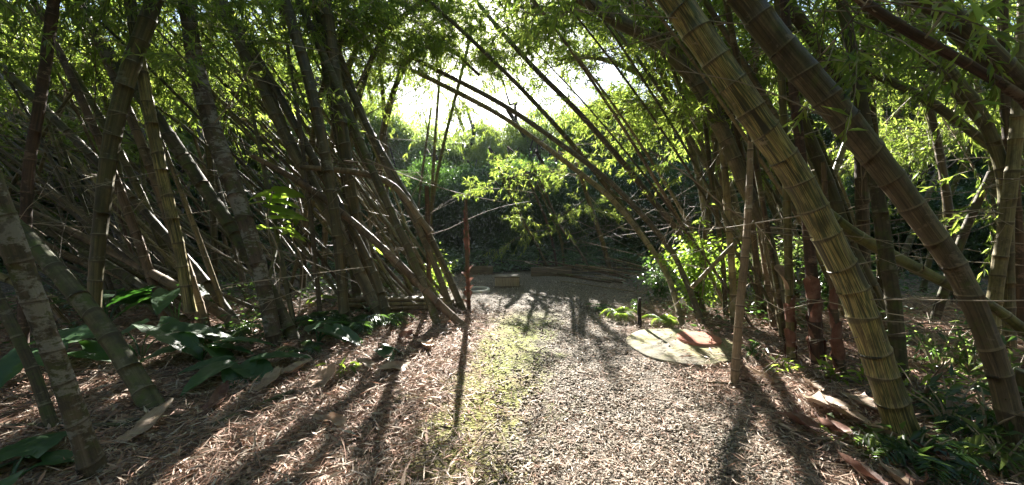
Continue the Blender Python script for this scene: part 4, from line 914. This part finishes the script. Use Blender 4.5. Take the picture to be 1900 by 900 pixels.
# low timber edging behind
for i, (px0, px1, py, lb) in enumerate([(862, 915, 509, 'dark timber edging left of the planter box'), (985, 1060, 512, 'dark timber edging right of the planter box')]):
    a_, b_ = ground(px0, py), ground(px1, py); L = np.linalg.norm(b_ - a_)
    V, F = boxes([(0, L, -.04, .04, -.05, .20)]); o = obj('timber_edging', mk('timber_edging', V, F, M['timber'], smooth=False), loc=a_.tolist(), label=lb, cat='edging'); bevel(o, .01)
    o.rotation_euler[2] = math.atan2(b_[1] - a_[1], b_[0] - a_[0])
# black stake
g = ground(1186, 609); P = np.array([[0, 0, -.1], [.005, 0, .1], [-.005, .01, .25], [0, 0, .42]]); P = catmull(P, 12)
v, f, u = tube(P, np.linspace(.03, .022, 12) * (1 + .08 * np.sin(np.arange(12) * 2.3)), 9)
obj('wooden_stake', mk('wooden_stake', v, f, M['charred'], u), loc=g.tolist(), label='short black wooden stake left of the round slab', cat='stake')

# fallen sheaths
def sheath_mesh(L, Wd, rng, arc=2.2, curl=.3):
    nt_, nc = 12, 9; V = []; uv = []
    for i in range(nt_):
        t_ = i / (nt_ - 1); w = Wd * (1 - .25 * t_) * (1 if t_ < .75 else max(.12, 1 - (t_ - .75) * 3.5)); A = arc * (1 - .35 * t_)
        rad = w / A
        for j in range(nc):
            s_ = j / (nc - 1) - .5; a = s_ * A
            V.append((math.sin(a) * rad + .012 * math.sin(t_ * 5), (t_ + .03 * math.sin(s_ * 9)) * L, (1 - math.cos(a)) * rad + curl * L * t_ ** 2 * .4 + .01 * math.sin(t_ * 9 + s_ * 6))); uv.append((s_ + .5, t_))
    V = np.array(V) + rng.normal(0, .0025, (len(V), 3)); i = np.arange(nt_ - 1)[:, None] * nc; j = np.arange(nc - 1)[None]
    return V, np.stack([i + j, i + j + 1, i + nc + j + 1, i + nc + j], 2).reshape(-1, 4), np.array(uv)
SH = [(1460, 775, .3, .13, 170, 'sheath_red', 3.6, 'red brown curled sheath left of the rolled one'), (1545, 762, .34, .15, 160, 'sheath', 1.8, 'broad tan sheath between the two rolled ones and the giant'),
      (1610, 800, .26, .12, 190, 'sheath', 2.6, 'pale sheath leaning on the striped giant foot'), (1500, 715, .28, .1, 150, 'sheath', 2.4, 'narrow tan sheath under the red shoots'), (1700, 830, .3, .14, 150, 'sheath_red', 3.0, 'dark sheath heaped against the striped giant foot'),
      (520, 705, .26, .16, 330, 'sheath', 1.8, 'tan sheath beside the plants left of the wide curled one'), (800, 655, .2, .1, 40, 'sheath', 3.0, 'narrow sheath right of the curled one'), (640, 800, .2, .09, 70, 'sheath', 2.6, 'small sheath on the near litter'),
      (600, 728, .30, .26, 20, 'sheath', 1.4, 'wide curled tan sheath on the left litter'), (760, 690, .24, .13, 95, 'sheath', 1.2, 'pale upright-lit sheath at the middle of the left litter'),
      (490, 730, .3, .16, 10, 'sheath', 1.6, 'tan sheath half under the left plants'), (790, 640, .26, .16, 200, 'sheath', 2.0, 'curled sheath below the log pile'),
      (770, 628, .22, .16, 140, 'sheath_red', 2.4, 'brown curled sheath behind the pale one'), (1500, 745, .34, .16, 175, 'sheath', 2.2, 'tan sheath in front of the red shoots'),
      (1580, 742, .30, .15, 170, 'sheath', 1.5, 'smooth tan sheath touching the striped giant'), (1520, 790, .30, .12, 165, 'sheath_red', 4.2, 'rolled dark red sheath left of the striped giant'),
      (1650, 880, .36, .16, 165, 'sheath', 2.0, 'long tan sheath at the bottom right'), (1560, 860, .3, .12, 160, 'sheath_red', 2.4, 'brown sheath at the bottom, left of the long tan one'),
      (1440, 720, .24, .10, 20, 'sheath', 2.4, 'small tan sheath right of the dead pole'), (1720, 880, .3, .12, 130, 'sheath_red', 2.6, 'brown sheath below the giant foot'),
      (390, 770, .3, .12, 15, 'sheath_red', 2.2, 'dull sheath on the shaded litter'), (240, 830, .34, .15, 5, 'sheath', 1.8, 'large dull sheath right of the lichen-spotted trunk'),
      (690, 690, .16, .1, 60, 'sheath', 2.2, 'small grey sheath left of the pale one'), (730, 612, .2, .13, 10, 'sheath_red', 2.0, 'dark sheath by the ferns')]
for i, (px, py, L, Wd, a, mt, arc, lb) in enumerate(SH):
    rng = np.random.default_rng(500 + i); g = ground(px, py); V, F, uv = sheath_mesh(L * 1.25, Wd * 1.2, rng, arc); o = obj('fallen_sheath', mk('fallen_sheath', V, F, M[mt], uv), loc=(g[0], g[1], g[2] + .045), label=lb, cat='bamboo sheath', group='fallen bamboo sheaths')
    o.rotation_euler = (rng.normal(.05, .05), rng.normal(0, .3), math.radians(a))
# sheaths still clinging to culms
def clinging(label_part, zs, rad, L, mat, seed, flare=.07):
    tgt = [c for c in CULMS if label_part in c[0]['label']][0]; o, P, R = tgt
    for k, z in enumerate(zs):
        rng = np.random.default_rng(seed + k); i = int(np.argmin(np.abs(P[:, 2] - gz(P[0, 0], P[0, 1]) - z))); r = R[i] * 1.05
        nt_, nc = 9, 12; V = []; uv = []; A = rng.uniform(3.6, 5.6); ph = rng.random() * 6.28
        for a_ in range(nt_):
            t_ = a_ / (nt_ - 1)
            for j in range(nc):
                s_ = j / (nc - 1) - .5; aa = s_ * A * (1 - .5 * t_) + ph; rr = r * (1.02 + flare * 2.2 * t_ ** 2 + .5 * abs(s_) * t_)
                V.append((math.cos(aa) * rr, math.sin(aa) * rr, L * (t_ - .35 * abs(s_) * t_))); uv.append((s_ + .5, t_))
        V = np.array(V) + rng.normal(0, .0015, (len(V), 3)); ii = np.arange(nt_ - 1)[:, None] * nc; j = np.arange(nc - 1)[None]
        c = obj('sheath', mk('sheath', V, np.stack([ii + j, ii + j + 1, ii + nc + j + 1, ii + nc + j], 2).reshape(-1, 4), M[mat], np.array(uv)), parent=o)
        T = norm(P[min(i + 1, len(P) - 1)] - P[i - 1]); c.matrix_local = Matrix.Translation(Vector(P[i] - np.array(o.location))) @ Vector(T).to_track_quat('Z', 'Y').to_matrix().to_4x4()
clinging('yellow green upright culm', [.03, .14, .26, .40, .55], 0, .2, 'sheath_red', 610)
clinging('red brown sheathed culm', [.1, .3, .5, .7], 0, .24, 'sheath_red', 620, .06)
clinging('yellow green upright culm', [.75], 0, .24, 'sheath', 640, .9)
clinging('short young shoot', [.05, .2, .35, .5, .68], 0, .22, 'sheath_red', 650, .06)
clinging('red-sheathed bamboo post', [.05, .16, .28, .38, .48, .58], 0, .13, 'sheath_red', 660, .9)
clinging('red-sheathed bamboo post', [.8, .95, 1.1, 1.25, 1.4], 0, .2, 'sheath_red', 670, .1)

# cut poles and fallen culms
def pole(p0, p1, r, mat, label, group, seed, sag=.0, name='cut_pole'):
    rng = np.random.default_rng(seed); t_ = np.linspace(0, 1, 16)[:, None]; P = p0 * (1 - t_) + p1 * t_; P[:, 2:] -= sag * np.sin(t_ * math.pi)
    P[:, 0:1] += np.sin(t_ * 3.3 + seed) * .02
    me, C, Rr = culm_mesh(P - P[0], np.linspace(r, r * .85, 16), mat, rng, .24, 8)
    return obj(name, me, loc=P[0].tolist(), label=label, cat='bamboo pole', group=group)
a0, b0 = ground(655, 583), ground(835, 583)
ordn = ['lowest', 'second', 'third', 'fourth', 'fifth', 'sixth', 'seventh', 'eighth', 'ninth', 'topmost']
for i in range(10):
    lay, k = divmod(i, 4); r = .036; z = r + lay * .062 + .02
    off = (k - 1.5) * .085 + lay * .03; p0 = a0 + np.array([random.Random(i).uniform(-.2, .2), .2 + off, z]); p1 = b0 + np.array([random.Random(i + 50).uniform(-.35, .05), .25 + off * .8, z + .01])
    pole(p0, p1, r * random.Random(i).uniform(.8, 1.1), ['dead', 'brown', 'dead', 'mossy'][i % 4], f'{ordn[i]} cut pole of the stack by the left path edge' if i else 'lowest front cut pole of the stack by the left path edge', 'cut bamboo poles stacked behind the ferns', 700 + i)
rng = np.random.default_rng(9)
for i in range(24):
    px = rng.uniform(1070, 1225); py = rng.uniform(506, 536) if px > 1110 else rng.uniform(503, 515); g = ground(px, py); L = rng.uniform(.5, 1.4); az = math.radians(rng.normal(-18, 20)) + math.pi
    p0 = g + np.array([0, 0, .03 + rng.uniform(0, .25)]); p1 = p0 + np.array([math.cos(az) * L, abs(math.sin(az)) * L * .5, rng.uniform(-.02, .28)]); p1[2] = max(p1[2], float(gz(p1[0], p1[1])) + .03)
    pole(p0, p1, rng.uniform(.010, .026), ['dead', 'brown', 'mossy'][i % 3], 'dry fallen culm lying in the heap at the back right of the clearing', 'fallen culms in the heap behind the clearing', 720 + i, .0, 'fallen_culm')
for i, (a_, b_, w, lb) in enumerate([((1305, 714), (1600, 730), .010, 'thin straight cane across the foot of the dead pole'), ((395, 800), (545, 735), .022, 'mossy stick along the left litter edge'),
        ((975, 547), (1015, 549), .006, 'pale stick lying in the shaded clearing'), ((1040, 523), (1200, 548), .010, 'long cane along the clearing right edge'), ((0, 800), (265, 798), .02, 'dark stick beside the lichen-spotted trunk'),
        ((230, 790), (340, 782), .02, 'short dark stick at the mossy culm foot'), ((1195, 512), (1290, 540), .02, 'pale cut pole end poking from the bright shrub'), ((700, 690), (850, 692), .006, 'thin twig beside the pale sheath'),
        ((1500, 710), (1580, 698), .012, 'cane lying behind the tan sheath'), ((1640, 790), (1800, 890), .012, 'cane slanting off the giant foot')]):
    p0, p1 = ground(*a_), ground(*b_); p0[2] += w + .015; p1[2] += w + .02 + (.25 if 'shrub' in lb else 0)
    pole(p0, p1, w, ['dead', 'mossy'][1 if 'mossy' in lb or 'dark' in lb else 0], lb, None, 800 + i, 0, 'fallen_cane')
# fine dead canes caught between the culms
rng = np.random.default_rng(31)
CZ = [('left', (-80, 700), (60, 560), (4.0, 7.5), 22), ('back', (880, 1280), (330, 500), (8.5, 11), 12), ('right', (1380, 1880), (150, 640), (3.3, 6), 12)]
for nm, xr, yr, Yr, n_ in CZ:
    for i in range(n_):
        Y_ = rng.uniform(*Yr); p0 = at3(rng.uniform(*xr), rng.uniform(*yr), Y_); L = rng.uniform(.9, 2.6); a = rng.normal(-.15, .45); d = np.array([math.cos(a), rng.normal(0, .3), math.sin(a)]); p1 = p0 + d * L
        t_ = np.linspace(0, 1, 9)[:, None]; P = p0 * (1 - t_) + p1 * t_; P[:, 2] -= np.sin(t_[:, 0] * math.pi) * rng.uniform(-.05, .16); v, f, u = tube(P - P[0], np.linspace(.006, .003, 9), 4)
        P0 = P[0]; lb = {'left': 'fine dead cane caught between culms of the left thicket', 'back': 'fine dead cane hanging in the dark behind the clearing', 'right': 'fine dead cane caught between culms on the right'}[nm]
        obj('dead_cane', mk('dead_cane', v, f, M['twig'], u), loc=P0.tolist(), label=lb, cat='cane', group='fine dead canes, ' + nm + ' side')
print('objects', len(bpy.data.objects))

# light forest air
hz = NT('forest_air'); pv = hz.n('ShaderNodeVolumePrincipled'); pv.inputs['Color'].default_value = (.78, .88, 1, 1); pv.inputs['Density'].default_value = .0006; pv.inputs['Anisotropy'].default_value = .3
hz.l(pv.outputs[0], hz.out.inputs['Volume'])
V, F = boxes([(-46, 46, -14, 48, -1.5, 16)]); obj('haze', mk('haze', V, F, hz.m, smooth=False), kind='stuff', label='thin bluish haze in the shaded air', cat='haze')

print('culms', len([o for o in bpy.data.objects if o.name.startswith('bamboo_culm')]))

# look-alike culms: tell them apart by their order across the view
from collections import defaultdict
same = defaultdict(list)
for o, P, R in CULMS:
    m_ = [p for p in P if p[1] > .5 and p[2] > gz(p[0], p[1]) + 1.2] or [P[-1]]
    same[o['label']].append((m_[0][0] / m_[0][1], o))
NUM = ['', 'one', 'two', 'three', 'four', 'five', 'six', 'seven', 'eight']; ORD = ['leftmost', 'second from left', 'third from left', 'fourth from left', 'fifth from left', 'sixth from left', 'seventh from left']
for lb, lst in same.items():
    if 1 < len(lst) <= 8:
        for k, (_, o) in enumerate(sorted(lst, key=lambda t: t[0])):
            w_ = 'rightmost' if k == len(lst) - 1 else ORD[k]
            o['label'] = lb + ', ' + w_ + (' of ' + NUM[len(lst)] if len(lb.split()) + len(w_.split()) <= 14 else '')
